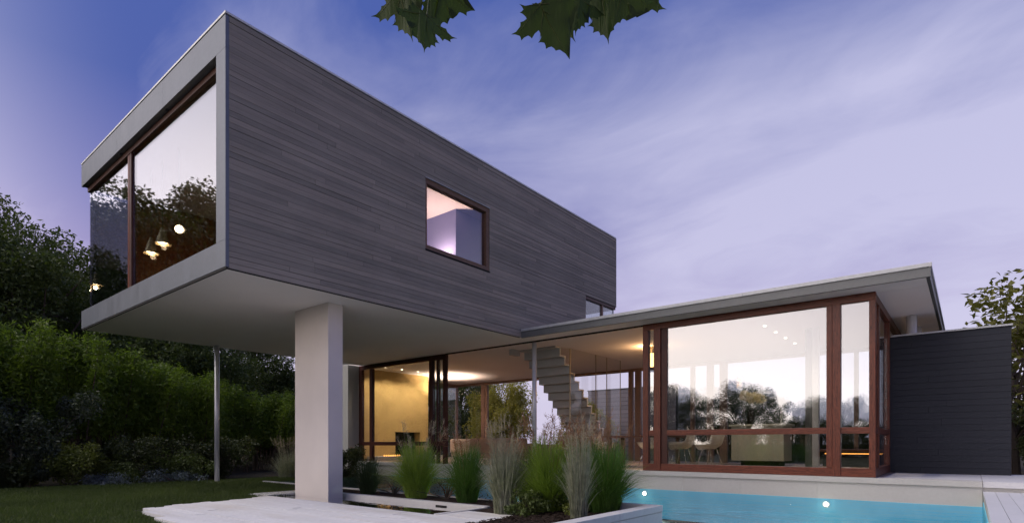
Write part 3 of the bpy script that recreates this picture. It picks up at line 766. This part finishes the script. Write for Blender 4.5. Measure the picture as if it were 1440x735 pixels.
pd = empty('pendant_light', (-6.25, 13.3, 2.5), 'glowing amber glass cylinder lamp under the ceiling beside the door post', 'lamp')
MB().lathe([(.0, 2.99), (.11, 2.99), (.12, 2.93), (.03, 2.90), (.03, 2.86), (.085, 2.84)], (-6.25, 13.3, 0), 16).build('mount', 'bronze', pd)
MB().lathe([(.075, 2.83), (.085, 2.75), (.078, 2.66), (.082, 2.55), (.06, 2.50)], (-6.25, 13.3, 0), 16).build('glass_shade', 'lamp_amber', pd, smooth=True)
def point(loc, e, col, rad=.05):
    d = bpy.data.lights.new('lamp_light', 'POINT'); d.energy = e; d.color = col; d.shadow_soft_size = rad
    l = bpy.data.objects.new('lamp_light', d); l.location = loc; C.objects.link(l)
point((-6.25, 13.12, 2.80), 22, (1, .58, .28), .08)
def torch(loc, ztop, e, label, col=(1, .74, .58)):
    x, y, z = loc
    t = empty('floor_lamp', loc, label, 'lamp')
    MB().lathe([(0, z), (.14, z), (.14, z + .02), (.015, z + .03)], (x, y, 0), 16).build('base', 'bronze', t)
    MB().tube([(x, y, z + .03), (x, y, ztop - .1)], .012, 8).build('stand', 'bronze', t)
    MB().lathe([(.03, ztop - .1), (.15, ztop)], (x, y, 0), 18).build('shade', 'bronze', t)
    MB().lathe([(.0, ztop - .05), (.045, ztop - .03), (.0, ztop - .005)], (x, y, 0), 10).build('bulb', 'lamp_warm', t)
    d = bpy.data.lights.new('uplight', 'SPOT'); d.energy = e; d.color = col; d.shadow_soft_size = .06; d.spot_size = R(128); d.spot_blend = .7
    l = bpy.data.objects.new('uplight', d); l.location = (x, y, ztop + .03); l.rotation_euler = (R(180), 0, 0); C.objects.link(l)
torch((-14.75, 14.35, 0), 1.9, 300, 'bronze uplighter floor lamp behind the fireplace wall end')
torch((-9.80, 9.32, 3.30), 4.78, 150, 'uplighter lamp glowing inside the small side window upstairs', (1, .66, .38))
# lamps and curtain in the upper front room
for x, y, z in ((-13.02, 4.30, 4.44), (-12.42, 4.30, 4.50)):
    p = empty('cone_lamp', (x, y, z), 'left cone shaped pendant lamp in the upper front window' if x < -12.7 else 'right cone shaped pendant lamp in the upper front window', 'lamp')
    MB().lathe([(.13, z), (.03, z + .30), (.02, z + .33)], (x, y, 0), 20).build('shade', 'bronze', p, smooth=True)
    MB().tube([(x, y, z + .32), (x, y, 6.138)], .006, 6).build('cord', 'black', p)
    MB().lathe([(.0, z + .03), (.085, z + .035), (.07, z + .06)], (x, y, 0), 16).build('bulb', 'lamp_warm', p)
    point((x, y, z - .06), 8, (1, .66, .36), .05)
gl = empty('globe_lamp', (-11.6, 4.30, 4.42), 'glowing round globe lamp beside the cone lamps upstairs', 'lamp')
bm_ = MB(); bmesh.ops.create_uvsphere(bm_.bm, u_segments=20, v_segments=12, radius=.07, matrix=Matrix.Translation((-11.6, 4.30, 4.60)))
bm_.build('globe', 'lamp_warm', gl, smooth=True)
MB().tube([(-11.6, 4.30, 4.665), (-11.6, 4.30, 6.138)], .006, 6).build('cord', 'black', gl)
cu = MB(); n = 120; rows_ = []
for z in (ZS + .31, 6.13):
    rows_.append([cu.bm.verts.new((-14.70 + .035 * math.sin(i * .9) + .01 * math.sin(i * 2.3), 4.52 + 2.05 * i / n, z)) for i in range(n + 1)])
for i in range(n): cu.bm.faces.new((rows_[0][i], rows_[0][i + 1], rows_[1][i + 1], rows_[1][i]))
cu.build('curtain', 'curtain', smooth=True, label='rust brown pleated curtain lit by the lamps in the upper room', cat='curtain')

# pool lights
for i, (x, lab) in enumerate(((-1.862, 'glowing round pool light under the right end of the big window'), (-5.147, 'glowing round pool light beneath the sliding door post'), (-8.49, 'glowing pool light half hidden behind the tall grasses'))):
    t = empty('pool_light', (x, FY - .13, WZ - .09), lab, 'light')
    y0 = FY - .10
    ring = MB(); ring.tube([(x, y0 - .001, WZ - .09), (x, y0 - .02, WZ - .09)], .055, 20); ring.build('bezel', 'steel', t)
    ln = MB(); ln.tube([(x, y0 - .021, WZ - .09), (x, y0 - .03, WZ - .09)], .026, 16); ln.build('lens', 'pool_lamp', t)
    d = bpy.data.lights.new('pool_glow', 'SPOT'); d.energy = 420; d.color = (.85, .95, 1.0); d.spot_size = R(120); d.spot_blend = .8; d.shadow_soft_size = .06
    l = bpy.data.objects.new('pool_glow', d); l.location = (x, y0 - .05, WZ - .11); l.rotation_euler = Vector((0, -1, -.75)).to_track_quat('-Z', 'Y').to_euler(); C.objects.link(l)
    if i < 2: point((x, y0 - .09, WZ - .11), .22, (1, .90, .72), .03)

# ================================================================== VEGETATION
def leaf_cards(P, size, up_bias=.35, aspect=.5, spread=.35):
    """small folded diamond leaves at the points P -> verts, quads"""
    n = len(P); d = rng.normal(size=(n, 3)); d[:, 2] -= .35; d /= np.linalg.norm(d, axis=1)[:, None]
    nn = rng.normal(size=(n, 3)); nn[:, 2] += up_bias * 2; s = np.cross(d, nn); s /= (np.linalg.norm(s, axis=1)[:, None] + 1e-6)
    u = np.cross(s, d)
    L = (size * rng.uniform(1 - spread, 1 + spread, n))[:, None]
    V = np.stack([P, P + d * L * .5 + s * L * aspect * .5 + u * L * .10, P + d * L, P + d * L * .5 - s * L * aspect * .5 + u * L * .10], 1).reshape(-1, 3)
    return V, np.arange(4 * n).reshape(n, 4)
def crown_points(n, clumps, spread):
    c = clumps[rng.integers(0, len(clumps), n)]
    d = rng.normal(size=(n, 3)); d /= np.linalg.norm(d, axis=1)[:, None]
    return c[:, :3] + d * (c[:, 3:4] * rng.uniform(.25, 1, (n, 1)) ** .6) * spread
def tree_meshes(h, crown_r, crown_z0, nclump, nleaf, leaf, m, seed, clump_r=(.5, .95), trunk_r=.16, lean=.3, irregular=.35):
    global rng
    rng = np.random.default_rng(seed); rd = random.Random(seed)
    cz = (h + crown_z0) / 2; hz = (h - crown_z0) / 2
    cl = []
    while len(cl) < nclump:
        p = rng.uniform(-1, 1, 3); q = np.linalg.norm(p)
        if q > 1 or q < .35: continue
        ang = math.atan2(p[1], p[0]); k = 1 + irregular * math.sin(ang * 2 + seed) * .6 + irregular * math.sin(ang * 5 + p[2] * 4) * .4
        cl.append((p[0] * crown_r * k, p[1] * crown_r * k, cz + p[2] * hz, rd.uniform(*clump_r) * crown_r * .36))
    cl = np.array(cl)
    P = crown_points(nleaf, cl, 1.0)
    V, F = leaf_cards(P, leaf)
    crown = fast_mesh('crown', V, F, m)
    tb_ = MB(); top = Vector((lean * .4, lean * .3, cz + hz * .35)); pts = [Vector((0, 0, 0)), Vector((lean * .15, 0, h * .2)), Vector((lean * .3, lean * .2, cz - hz * .4)), top]
    tb_.tube(pts, [trunk_r * 1.25, trunk_r, trunk_r * .75, trunk_r * .25], 8)
    for c in cl[:: max(1, nclump // 26)]:
        t = rd.uniform(.3, .95); i = min(int(t * 3), 2); a = pts[i].lerp(pts[i + 1], t * 3 - i); e = Vector(c[:3]); mid = a.lerp(e, .5) + Vector((rd.uniform(-.2, .2), rd.uniform(-.2, .2), .12 * crown_r))
        tb_.tube([a, mid, e], [trunk_r * .35, trunk_r * .22, trunk_r * .06], 5, False)
    me = bpy.data.meshes.new('trunk'); tb_.bm.to_mesh(me); tb_.bm.free(); me.materials.append(MAT['bark'])
    return crown, me
def plant(name, meshes, loc, rz, sc, label, cat, group=None, parts=('crown', 'trunk')):
    t = empty(name, loc, label, cat, group); t.rotation_euler = (0, 0, rz); t.scale = (sc, sc, sc) if isinstance(sc, (int, float)) else sc
    for nm, me in zip(parts, meshes):
        o = bpy.data.objects.new(nm, me); C.objects.link(o); o.parent = t; WL[o] = Vector()
    return t
T_big = tree_meshes(11.0, 3.9, 2.2, 120, 80000, .16, 'leaf_tree', 3)
T_mid = tree_meshes(8.0, 3.0, 1.2, 100, 56000, .13, 'leaf_mid', 5)
T_low = tree_meshes(5.0, 2.1, .5, 60, 24000, .12, 'leaf_dark', 8)
T_fin = tree_meshes(5.0, 2.1, .3, 110, 90000, .062, 'leaf_dark', 9, (.45, .9))
T_yel = tree_meshes(4.3, 1.9, .3, 80, 26000, .11, 'leaf_yellow', 11)
for i, (x, y, k, s, lab) in enumerate((
    (-29, 2.0, T_big, 1.02, 'tall dark tree at the left edge of the picture, highest of the left trees'),
    (-31, 7.2, T_big, .86, 'tall dark tree rising behind the upper box corner on the left'),
    (-25.5, 4.6, T_mid, 1.02, 'bushy dark tree just left of the upper box corner'),
    (-24.5, 9.0, T_mid, .92, 'bushy tree under the left end of the cantilever'),
    (-28.0, 13.0, T_mid, .95, 'dark tree under the cantilever behind the thin pole'),
    (-27.0, 18.5, T_mid, .85, 'dark tree under the cantilever just left of the pillar'),
    (-24.5, .2, T_mid, .9, 'bushy tree cut off by the left edge of the picture'))):
    plant('garden_tree', k, (x, y, -.5), i * 1.3, s, lab, 'tree', 'trees behind the hedge')
fill = [(-21.0, 2.5, .62), (-22.5, 5.5, .66), (-24.0, 8.0, .66), (-25.5, 11.0, .7), (-27.5, 14.5, .7), (-30.0, 18.5, .75), (-33.0, 23.0, .8), (-22.0, -1.0, .62), (-31.0, 28.0, .8), (-36.0, 12.0, .9), (-38.0, 19.0, .9), (-34.0, 6.0, .9), (-29.0, 33.0, .8), (-25.0, 16.5, .9), (-23.0, 14.0, .75), (-29.0, 24.0, 1.1), (-33.0, 16.0, 1.2)]
for i, (x, y, k) in enumerate(fill):
    plant('understorey_tree', T_low, (x, y, -.6), i * 1.9, (k * 1.25, k * 1.25, k), 'dark understorey tree in the thicket behind the hedge', 'tree', 'understorey trees behind the hedge')
# trees mirrored in the glass: left of the frame and behind the camera
for i, (x, y, k, s) in enumerate(((-27.0, -1.1, T_big, 1.0), (-28, -4.0, T_big, 1.16), (-29.5, -7.2, T_big, 1.0), (-31, -9.5, T_big, .8), (-36, -15, T_big, .85), (-27, -20, T_mid, .8))):
    plant('lawn_tree', k, (x, y, -.5), i * 2.1 + .4, s, 'tall tree beyond the left edge mirrored dark in the upper front window', 'tree', 'trees mirrored in the upper window')
for i, (x, y, k, s) in enumerate(((-21.5, -25, T_fin, 1.28), (-19.3, -26, T_fin, 1.2), (-13.6, -25, T_fin, 1.25), (-9.0, -27, T_fin, 1.0), (-7.2, -26, T_fin, .95), (-5.2, -27, T_fin, .66), (-16.5, -27, T_fin, .62), (-11.2, -28, T_fin, .7), (-2, -28, T_fin, .7))):
    plant('boundary_tree', k, (x, y, -.9), i * 1.7, s, 'low dark tree of the boundary row mirrored in the big window', 'tree', 'trees mirrored in the big window')
# behind the house
plant('yellowing_tree', T_yel, (-17.8, 21.2, -.3), .3, .95, 'rounded yellow green tree seen through the open house beside the sofa', 'tree')
plant('yellowing_tree', T_yel, (-12.6, 20.6, -.3), 2.0, .62, 'small yellow green tree in front of the far boarded wall', 'tree')
plant('back_tree', T_mid, (-24.0, 24.5, -.3), .9, .80, 'green tree seen through the house left of the yellowing tree', 'tree', 'trees behind the house')
plant('back_tree', T_mid, (-27.5, 21.0, -.3), 2.9, .85, 'dark tree seen through the left back glazing', 'tree', 'trees behind the house')
plant('back_tree', T_low, (-17.0, 27.5, -.3), 1.1, .55, 'dark low tree far behind the staircase', 'tree', 'trees behind the house')
for i, (x, y, k, lab) in enumerate(((-8.9, 24.0, .62, 'dark rounded tree seen through the big window at its left edge'), (-7.4, 25.0, .66, 'dark tree behind the vase of flowers seen through the big window'), (-5.6, 24.5, .42, 'low dark tree right of the vase seen through the big window'), (-4.4, 24.0, .38, 'low dark tree seen through the big window near its right post'), (-3.2, 26.0, .36, 'low dark tree seen through the narrow right hand pane'))):
    plant('back_tree', T_fin, (x, y, -.3), i * 2.2, (k * 1.2, k * 1.2, k), lab, 'tree', 'trees behind the house')
# olive tree at the right edge
T_oli = tree_meshes(5.2, 1.85, .4, 60, 5200, .165, 'leaf_olive', 21, (.5, .9), .09, .25, .5)
plant('olive_leaved_tree', T_oli, (.80, 17.3, -.4), 2.2, (1.22, 1.22, .88), 'open olive leaved tree behind the dark wall at the right edge', 'tree')
plant('dark_shrub', T_low, (1.9, 18.2, -.4), .5, .5, 'dark shrub behind the stone step at the right edge', 'shrub')

for i, (x, y, k) in enumerate(((1.6, 15.2, .40), (2.9, 16.4, .5), (4.4, 18.5, .6), (6.5, 21, .7), (3.5, 23, .75), (.2, 24, .7), (9.5, 24, .8))):
    plant('dark_shrub', T_low, (x, y, -.4), i * 1.7, k, 'dark shrub of the thicket behind the navy wall at the right edge', 'shrub', 'shrubs behind the navy wall')
# hedge: tall feathery shrubs in a row
def hedge_mesh(seed):
    global rng
    rng = np.random.default_rng(seed); rd = random.Random(seed)
    P = []; st_ = MB()
    for i in range(13):
        a, r = rd.uniform(0, 6.28), rd.uniform(.0, .55); bxp, byp = r * math.cos(a), r * math.sin(a); tx, ty, tz = bxp * 1.7 + rd.uniform(-.25, .25), byp * 1.7 + rd.uniform(-.25, .25), rd.uniform(2.6, 3.3)
        st_.tube([(bxp, byp, 0), ((bxp + tx) / 2, (byp + ty) / 2, tz * .55), (tx, ty, tz)], [.022, .016, .005], 5, False)
        n = 900; u = rng.uniform(.34, 1.03, n) ** .8
        px_ = bxp + (tx - bxp) * u; py_ = byp + (ty - byp) * u; w = .34 * (1.15 - u) + .05
        P.append(np.stack([px_ + rng.normal(size=n) * w, py_ + rng.normal(size=n) * w, tz * u + rng.normal(size=n) * .08], 1))
    V, F = leaf_cards(np.concatenate(P), .105, .2, .30)
    me = bpy.data.meshes.new('stems'); st_.bm.to_mesh(me); st_.bm.free(); me.materials.append(MAT['bark'])
    return fast_mesh('foliage', V, F, 'leaf_hedge'), me
HM = [hedge_mesh(31), hedge_mesh(32), hedge_mesh(33)]
nh = 17
for i in range(nh):
    t = i / (nh - 1); x = -16.9 - 5.6 * t + random.uniform(-.2, .2); y = 1.0 + 12.5 * t + random.uniform(-.2, .2)
    plant('hedge_shrub', HM[i % 3], (x, y, -.47), random.uniform(0, 6), (1.12, 1.12, (1.20 - .42 * t ** 1.2) * random.uniform(.95, 1.06)), 'feathery green shrub of the tall hedge row beyond the lawn', 'shrub', 'hedge shrubs beyond the lawn', ('foliage', 'stems'))
# low shrubs in the bed edge
def bush_mesh(h, r, n, leaf, m, seed, nc=26):
    global rng
    rng = np.random.default_rng(seed)
    c = np.stack([rng.normal(size=nc) * r * .48, rng.normal(size=nc) * r * .48, rng.uniform(.15, .85, nc) * h, rng.uniform(.16, .34, nc) * r], 1)
    P = crown_points(n, c, 1.0); P[:, 2] = np.abs(P[:, 2])
    V, F = leaf_cards(P, leaf)
    st_ = MB()
    for q in c[::2]: st_.tube([(0, 0, 0), (q[0] * .4, q[1] * .4, q[2] * .6), tuple(q[:3])], [.014, .01, .004], 4, False)
    me = bpy.data.meshes.new('stems'); st_.bm.to_mesh(me); st_.bm.free(); me.materials.append(MAT['bark'])
    return fast_mesh('foliage', V, F, m), me
B_sil = bush_mesh(2.5, 1.15, 9000, .085, 'leaf_silver', 41); B_lim = bush_mesh(1.25, 1.0, 5000, .075, 'leaf_lime', 42); B_drk = bush_mesh(1.3, .9, 6500, .08, 'leaf_dark', 43); B_mid = bush_mesh(.8, .75, 4500, .06, 'leaf_mid', 44); B_blu = bush_mesh(.32, .65, 2600, .05, 'flower_blue', 45, 34)
for b, nm, x, y, z, rz, s, lab in (
    (B_sil, 'silver_shrub', -16.3, 3.0, -.46, 0, .95, 'tall silvery leaved shrub near the left edge'),
    (B_lim, 'lime_shrub', -15.8, 3.6, -.46, 1, .95, 'yellow green twiggy shrub low at the left of the lawn'),
    (B_drk, 'dark_bush', -16.2, 1.9, -.46, 2, 1.1, 'dark rounded bush at the far left edge'),
    (B_drk, 'dark_bush', -16.6, 5.0, -.46, 3, 1.0, 'dark rounded bush under the hedge, left of its middle'),
    (B_drk, 'dark_bush', -17.0, 7.2, -.46, 4, 1.0, 'dark rounded bush under the hedge behind the pole'),
    (B_mid, 'green_bush', -16.0, 6.0, -.46, 5, 1.1, 'mid green bush at the lawn edge left of the pole'),
    (B_mid, 'green_bush', -15.7, 4.6, -.46, 2.5, .8, 'small mid green bush at the lawn edge'),
    (B_blu, 'ground_plant', -15.45, 5.6, -.46, 0, 1.0, 'low grey blue ground plant at the lawn edge left of the pole'),
    (B_blu, 'ground_plant', -15.5, 4.3, -.46, 2, .9, 'low grey blue ground plant nearer the left edge of the lawn'),
    (B_mid, 'green_bush', -15.0, 9.2, -.45, .7, .8, 'soft bush between the pole and the pillar'),
    (B_drk, 'dark_bush', -13.9, 9.6, -.45, 1.7, .75, 'dark bush directly left of the pillar base')):
    plant(nm, b, (x, y, z), rz, s, lab, 'shrub' if 'ground' not in nm else 'plant', None, ('foliage', 'stems'))

# ornamental grasses
def grass_mesh(n, h, r0, spread, m, seed, wid=.008, droop=.25, stiff=.0):
    global rng
    rng = np.random.default_rng(seed)
    a = rng.uniform(0, 2 * math.pi, n); rr = r0 * np.sqrt(rng.uniform(0, 1, n)); bxp, byp = rr * np.cos(a), rr * np.sin(a)
    q_ = rng.uniform(0, 1, n) ** 1.3; H_ = h * (1.02 - .50 * q_ ** 1.5) * rng.uniform(.78, 1.04, n); out = spread * (.15 + 1.25 * q_) * rng.uniform(.7, 1.2, n); a2 = a + rng.normal(size=n) * .6
    dxy = np.stack([np.cos(a2), np.sin(a2)], 1); w = np.stack([-np.sin(a2 + rng.normal(size=n)), np.cos(a2 + rng.normal(size=n))], 1)
    V = []
    for t in (0, .4, .75, 1.0):
        o = out * (t ** (2.2)); z = H_ * (t - droop * np.minimum(out / spread, 1.2) * t ** 3)
        c = np.stack([bxp + dxy[:, 0] * o, byp + dxy[:, 1] * o, z], 1); ww = np.concatenate([w, np.zeros((n, 1))], 1) * wid * (.5 if t == 0 else (1.0 - t * .85)) * .5
        V += [c - ww, c + ww]
    V = np.stack(V, 1).reshape(-1, 3); b = (np.arange(n) * 8)[:, None]
    F = np.concatenate([b + np.array([[0, 1, 3, 2]]), b + np.array([[2, 3, 5, 4]]), b + np.array([[4, 5, 7, 6]])])
    return fast_mesh('blades', V, F, m)
def plume_mesh(n, h, r0, spread, m, seed, length=.22, fine=46):
    global rng
    rng = np.random.default_rng(seed); V, F = [], []
    for i in range(n):
        a = rng.uniform(0, 6.28); rr = r0 * math.sqrt(rng.uniform(0, 1)); o = spread * rng.uniform(.2, 1.1); z = h * rng.uniform(.78, 1.06); tip = np.array([rr * math.cos(a) + o * math.cos(a), rr * math.sin(a) + o * math.sin(a), z]); base = np.array([rr * math.cos(a), rr * math.sin(a), .1]); mid = (tip + base) / 2 - np.array([math.cos(a), math.sin(a), 0]) * o * .18
        sd = np.array([-math.sin(a), math.cos(a), 0]) * .0016
        for p, q in ((base, mid), (mid, tip)):
            k = len(V); V += [p - sd, p + sd, q + sd * .7, q - sd * .7]; F.append((k, k + 1, k + 2, k + 3))
        for j in range(fine):
            u = rng.uniform(0, 1); c = tip - (tip - mid) / np.linalg.norm(tip - mid) * length * u; e = c + rng.normal(size=3) * np.array([.035, .035, .03]) * (.35 + u) + np.array([0, 0, .03]); k = len(V)
            s2 = rng.normal(size=3) * .0016; V += [c - s2, c + s2, e + s2 * .5, e - s2 * .5]; F.append((k, k + 1, k + 2, k + 3))
    return fast_mesh('plumes', V, F, m)
def grass(loc, h, r0, spread, m, n, seed, lab, plume=None, np_=0, wid=.008, droop=.25):
    ms = [grass_mesh(n, h, r0, spread, m, seed, wid, droop)]; pts_ = ['blades']
    if np_: ms.append(plume_mesh(np_, h * 1.22, r0, spread * .8, plume, seed + 1)); pts_.append('plumes')
    return plant('ornamental_grass', ms, loc, 0, 1, lab, 'grass', None, pts_)
grass((-8.55, 6.35, -.37), .70, .13, .34, 'grass_dark', 1000, 51, 'dark fine grass clump hugging the right side of the pillar', None, 0, .010)
grass((-7.28, 6.40, -.37), 1.02, .17, .50, 'grass_green', 1700, 52, 'bright green grass clump in front of the lit yellow room', 'plume_pale', 14, .014)
grass((-6.10, 6.40, -.37), .95, .15, .42, 'grass_deep', 1500, 53, 'deep green grass clump below the tan sofa', 'plume', 16, .013)
grass((-4.72, 5.66, -.37), 1.00, .14, .27, 'grass_grey', 800, 54, 'grey striped upright grass left of the steel column', 'plume_pale', 22, .012, .10)
grass((-4.25, 6.02, -.35), 1.06, .18, .54, 'grass_green', 1700, 55, 'largest bright green grass clump in front of the staircase', 'plume', 22, .013)
grass((-3.30, 5.22, -.28), .92, .09, .19, 'grass_grey', 520, 56, 'grey striped upright grass near the curb at the front of the bed', 'plume_pale', 10, .010, .10)
grass((-3.42, 5.98, -.28), .90, .17, .44, 'grass_deep', 1700, 57, 'deep green grass clump at the pool end of the bed', 'plume', 10, .012)
grass((-4.86, 6.42, -.36), .92, .15, .40, 'grass_dark', 1000, 58, 'dark green grass clump behind the grey grass by the column', 'plume', 36, .012)
grass((-3.78, 6.05, -.33), 1.0, .14, .46, 'grass_deep', 900, 59, 'clump with tall rusty seed heads behind the front grasses', 'plume', 34, .012)
# sparse twiggy plants and little shrubs in the pool bed
B_sm = bush_mesh(.32, .30, 1500, .045, 'leaf_mid', 61, 22); B_tw = bush_mesh(.45, .34, 420, .026, 'leaf_dark', 62, 30); B_s2 = bush_mesh(.2, .2, 700, .04, 'leaf_lime', 63, 14)
for b, loc, s, lab in ((B_sm, (-4.25, 5.55, -.37), 1.0, 'low leafy green shrub between the two grey grasses'), (B_s2, (-3.62, 5.75, -.30), 1.0, 'tiny light green plant in front of the pool end grass'), (B_tw, (-8.0, 6.5, -.37), 1.0, 'sparse dark twiggy plant left of the bright green grass'), (B_tw, (-6.7, 6.55, -.37), 1.0, 'sparse twiggy plant between the first two green grasses'), (B_tw, (-5.35, 6.5, -.37), 1.15, 'sparse twiggy plant right of the grey striped grass')):
    plant('bed_plant', b, loc, random.uniform(0, 6), s, lab, 'plant', None, ('foliage', 'stems'))
grass((-15.9, 2.6, -.46), .75, .2, .55, 'grass_dark', 1200, 64, 'dark arching grass at the lower left edge of the lawn', 'plume_pale', 10)
grass((-14.6, 8.2, -.45), .95, .25, .45, 'grass_grey', 900, 65, 'soft grey grass right of the thin pole', 'plume_pale', 30)
grass((-13.95, 8.5, -.45), .85, .25, .55, 'grass_dark', 1200, 66, 'dark feathery grass between pole and pillar', 'plume_pale', 22)

# mulch chips, lawn blades
global_rng = np.random.default_rng(77)
def chips(name, x0, x1, y0, y1, zf, n, s):
    P = global_rng.uniform([x0, y0], [x1, y1], (n, 2)); V = []; 
    for (x, y) in P:
        a = global_rng.uniform(0, 6.28); l = s * global_rng.uniform(.5, 1.6); w = l * .35; c, d = math.cos(a), math.sin(a); z = zf(x, y); t = global_rng.uniform(-.3, .3) * l
        V += [(x - c * l + d * w, y - d * l - c * w, z + t + .006), (x + c * l + d * w, y + d * l - c * w, z - t + .008), (x + c * l - d * w, y + d * l + c * w, z - t + .012), (x - c * l - d * w, y - d * l + c * w, z + t + .010)]
    return fast_mesh(name, V, np.arange(4 * n).reshape(n, 4), 'mulch')
put(bpy.data.objects.new('mulch_chips', chips('mulch_chips', -4.35, -2.95, 3.5, 6.15, lambda x, y: -.24 - .10 * (-2.93 - x) / 1.45, 3500, .02)), label='dark bark mulch chips covering the planting bed', cat='mulch', kind='stuff')
N = 220000; r_ = global_rng
lx = r_.uniform(-15.2, -6.0, N); ly = r_.uniform(-.5, 9.0, N); keep = ~((lx > -9.1 - .6 * np.clip((ly - 2.79) / 2.67, 0, 1)) & (ly > 2.75)) & ~((lx > -9.0 + 7.5 * (2.79 - ly)) & (ly > 2.35) & (ly < 2.76)) & ~((lx > -6.6) & (ly > -2)) & ~((lx > -13.3) & (ly > 6.75))
lx, ly = lx[keep], ly[keep]; N = len(lx); hh = r_.uniform(.025, .06, N); a = r_.uniform(0, 6.28, N); ln = r_.normal(size=(N, 2)) * .018; wv = np.stack([np.cos(a), np.sin(a)], 1) * .004
z0 = -.392 + .012 * np.sin(lx * 1.3 + ly * .8)
V = np.stack([np.stack([lx - wv[:, 0], ly - wv[:, 1], z0], 1), np.stack([lx + wv[:, 0], ly + wv[:, 1], z0], 1), np.stack([lx + ln[:, 0], ly + ln[:, 1], z0 + hh], 1)], 1).reshape(-1, 3)
put(bpy.data.objects.new('lawn_grass', fast_mesh('lawn_grass', V, np.arange(3 * N).reshape(N, 3), 'lawn_blade')), label='short mown grass blades of the dark green lawn', cat='grass', kind='stuff')

# overhanging branch with large lobed leaves just above the camera
def leaf_outline():
    half = [(0, 0), (.08, -.07), (.20, -.08), (.40, -.22), (.37, -.09), (.47, -.08), (.41, .01), (.40, .09), (.55, .08), (.60, .15), (.88, .20), (.70, .30), (.72, .39), (.54, .38), (.50, .47), (.28, .40), (.30, .54), (.42, .60), (.29, .66), (.32, .78), (.19, .80), (.16, .92), (.08, .95), (0, 1.22)]
    return half
br = empty('overhanging_branch', (-1.3, 1.75, 2.75), 'leafy maple like branch hanging into the top of the picture', 'branch')
MB().tube([(-.3, 2.5, 2.95), (-.78, 2.2, 2.70), (-1.10, 1.95, 2.56), (-1.46, 1.71, 2.545), (-1.80, 1.40, 2.62)], [.016, .013, .010, .007, .004], 7).build('twig', 'bark', br)
def maple2(p, size, az, tilt, spin, node):
    size *= .98; h = leaf_outline(); mb = MB(); bm = mb.bm
    M = Matrix.Translation(p) @ Matrix.Rotation(R(39 + az), 4, 'Z') @ Matrix.Rotation(R(tilt), 4, 'X') @ Matrix.Rotation(R(spin), 4, 'Z')
    def cv(x, y): return M @ Vector((x * size, y * size, (-.16 * x * x + .12 * abs(x) - .10 * y * y + .02 * math.sin(9 * x + 5 * y)) * size))
    dense = []
    for (xa, ya), (xb, yb) in zip(h, h[1:]):                      # toothed margin
        dense += [(xa, ya), ((xa + xb) / 2 - (yb - ya) * .08, (ya + yb) / 2 + (xb - xa) * .08)]
    dense.append(h[-1])
    mid = [bm.verts.new(cv(0, t)) for t in np.linspace(0, 1.22, 8)]
    for sgn in (-1, 1):
        bm.faces.new([mid[0]] + [bm.verts.new(cv(sgn * x, y)) for x, y in dense[1:-1]] + mid[::-1][:-1])
    bmesh.ops.triangulate(bm, faces=bm.faces[:])
    o = mb.build('leaf', 'leaf_branch', br)
    vn = MB()
    for (vx, vy) in ((0, 1.05), (.66, .22), (-.66, .22), (.36, .58), (-.36, .58), (.30, -.12), (-.30, -.12)):
        by_ = 0 if abs(vx) > .5 or vy < 0 or vx == 0 else .12
        vn.tube([cv(vx * t, by_ + (vy - by_) * t) for t in (0, .33, .66, 1)], [.0022, .0018, .0013, .0006], 4, False)
    vn.build('vein', 'leaf_vein', o)
    pv_, nv = Vector(p), Vector(node)
    MB().tube([pv_, pv_.lerp(nv, .5) + Vector((0, 0, .02)), nv], .0022, 5).build('stalk', 'leaf_branch', o)
n1_, n2_ = (-1.64, 1.55, 2.57), (-1.20, 1.88, 2.55)
for p, s, az, ti, sp, nd in (
    ((-1.653, 1.363, 2.232), .155, -15, -72, -14, n1_), ((-1.598, 1.536, 2.340), .17, 20, -80, 12, n1_), ((-1.533, 1.396, 2.104), .145, 30, -95, 8, n1_), ((-1.596, 1.667, 2.47), .13, 0, -70, 30, n1_),
    ((-1.211, 1.722, 2.200), .165, -10, -84, -28, n2_), ((-1.182, 1.616, 2.105), .17, 12, -76, -34, n2_), ((-1.161, 1.826, 2.261), .15, 25, -88, 6, n2_), ((-1.143, 1.971, 2.352), .18, -20, -80, -8, n2_), ((-.994, 1.898, 2.265), .15, 15, -74, 14, n2_), ((-.988, 2.032, 2.335), .15, -5, -86, 34, n2_), ((-1.214, 1.848, 2.39), .16, 30, -70, -10, n2_)):
    maple2(p, s, az, ti, sp, nd)
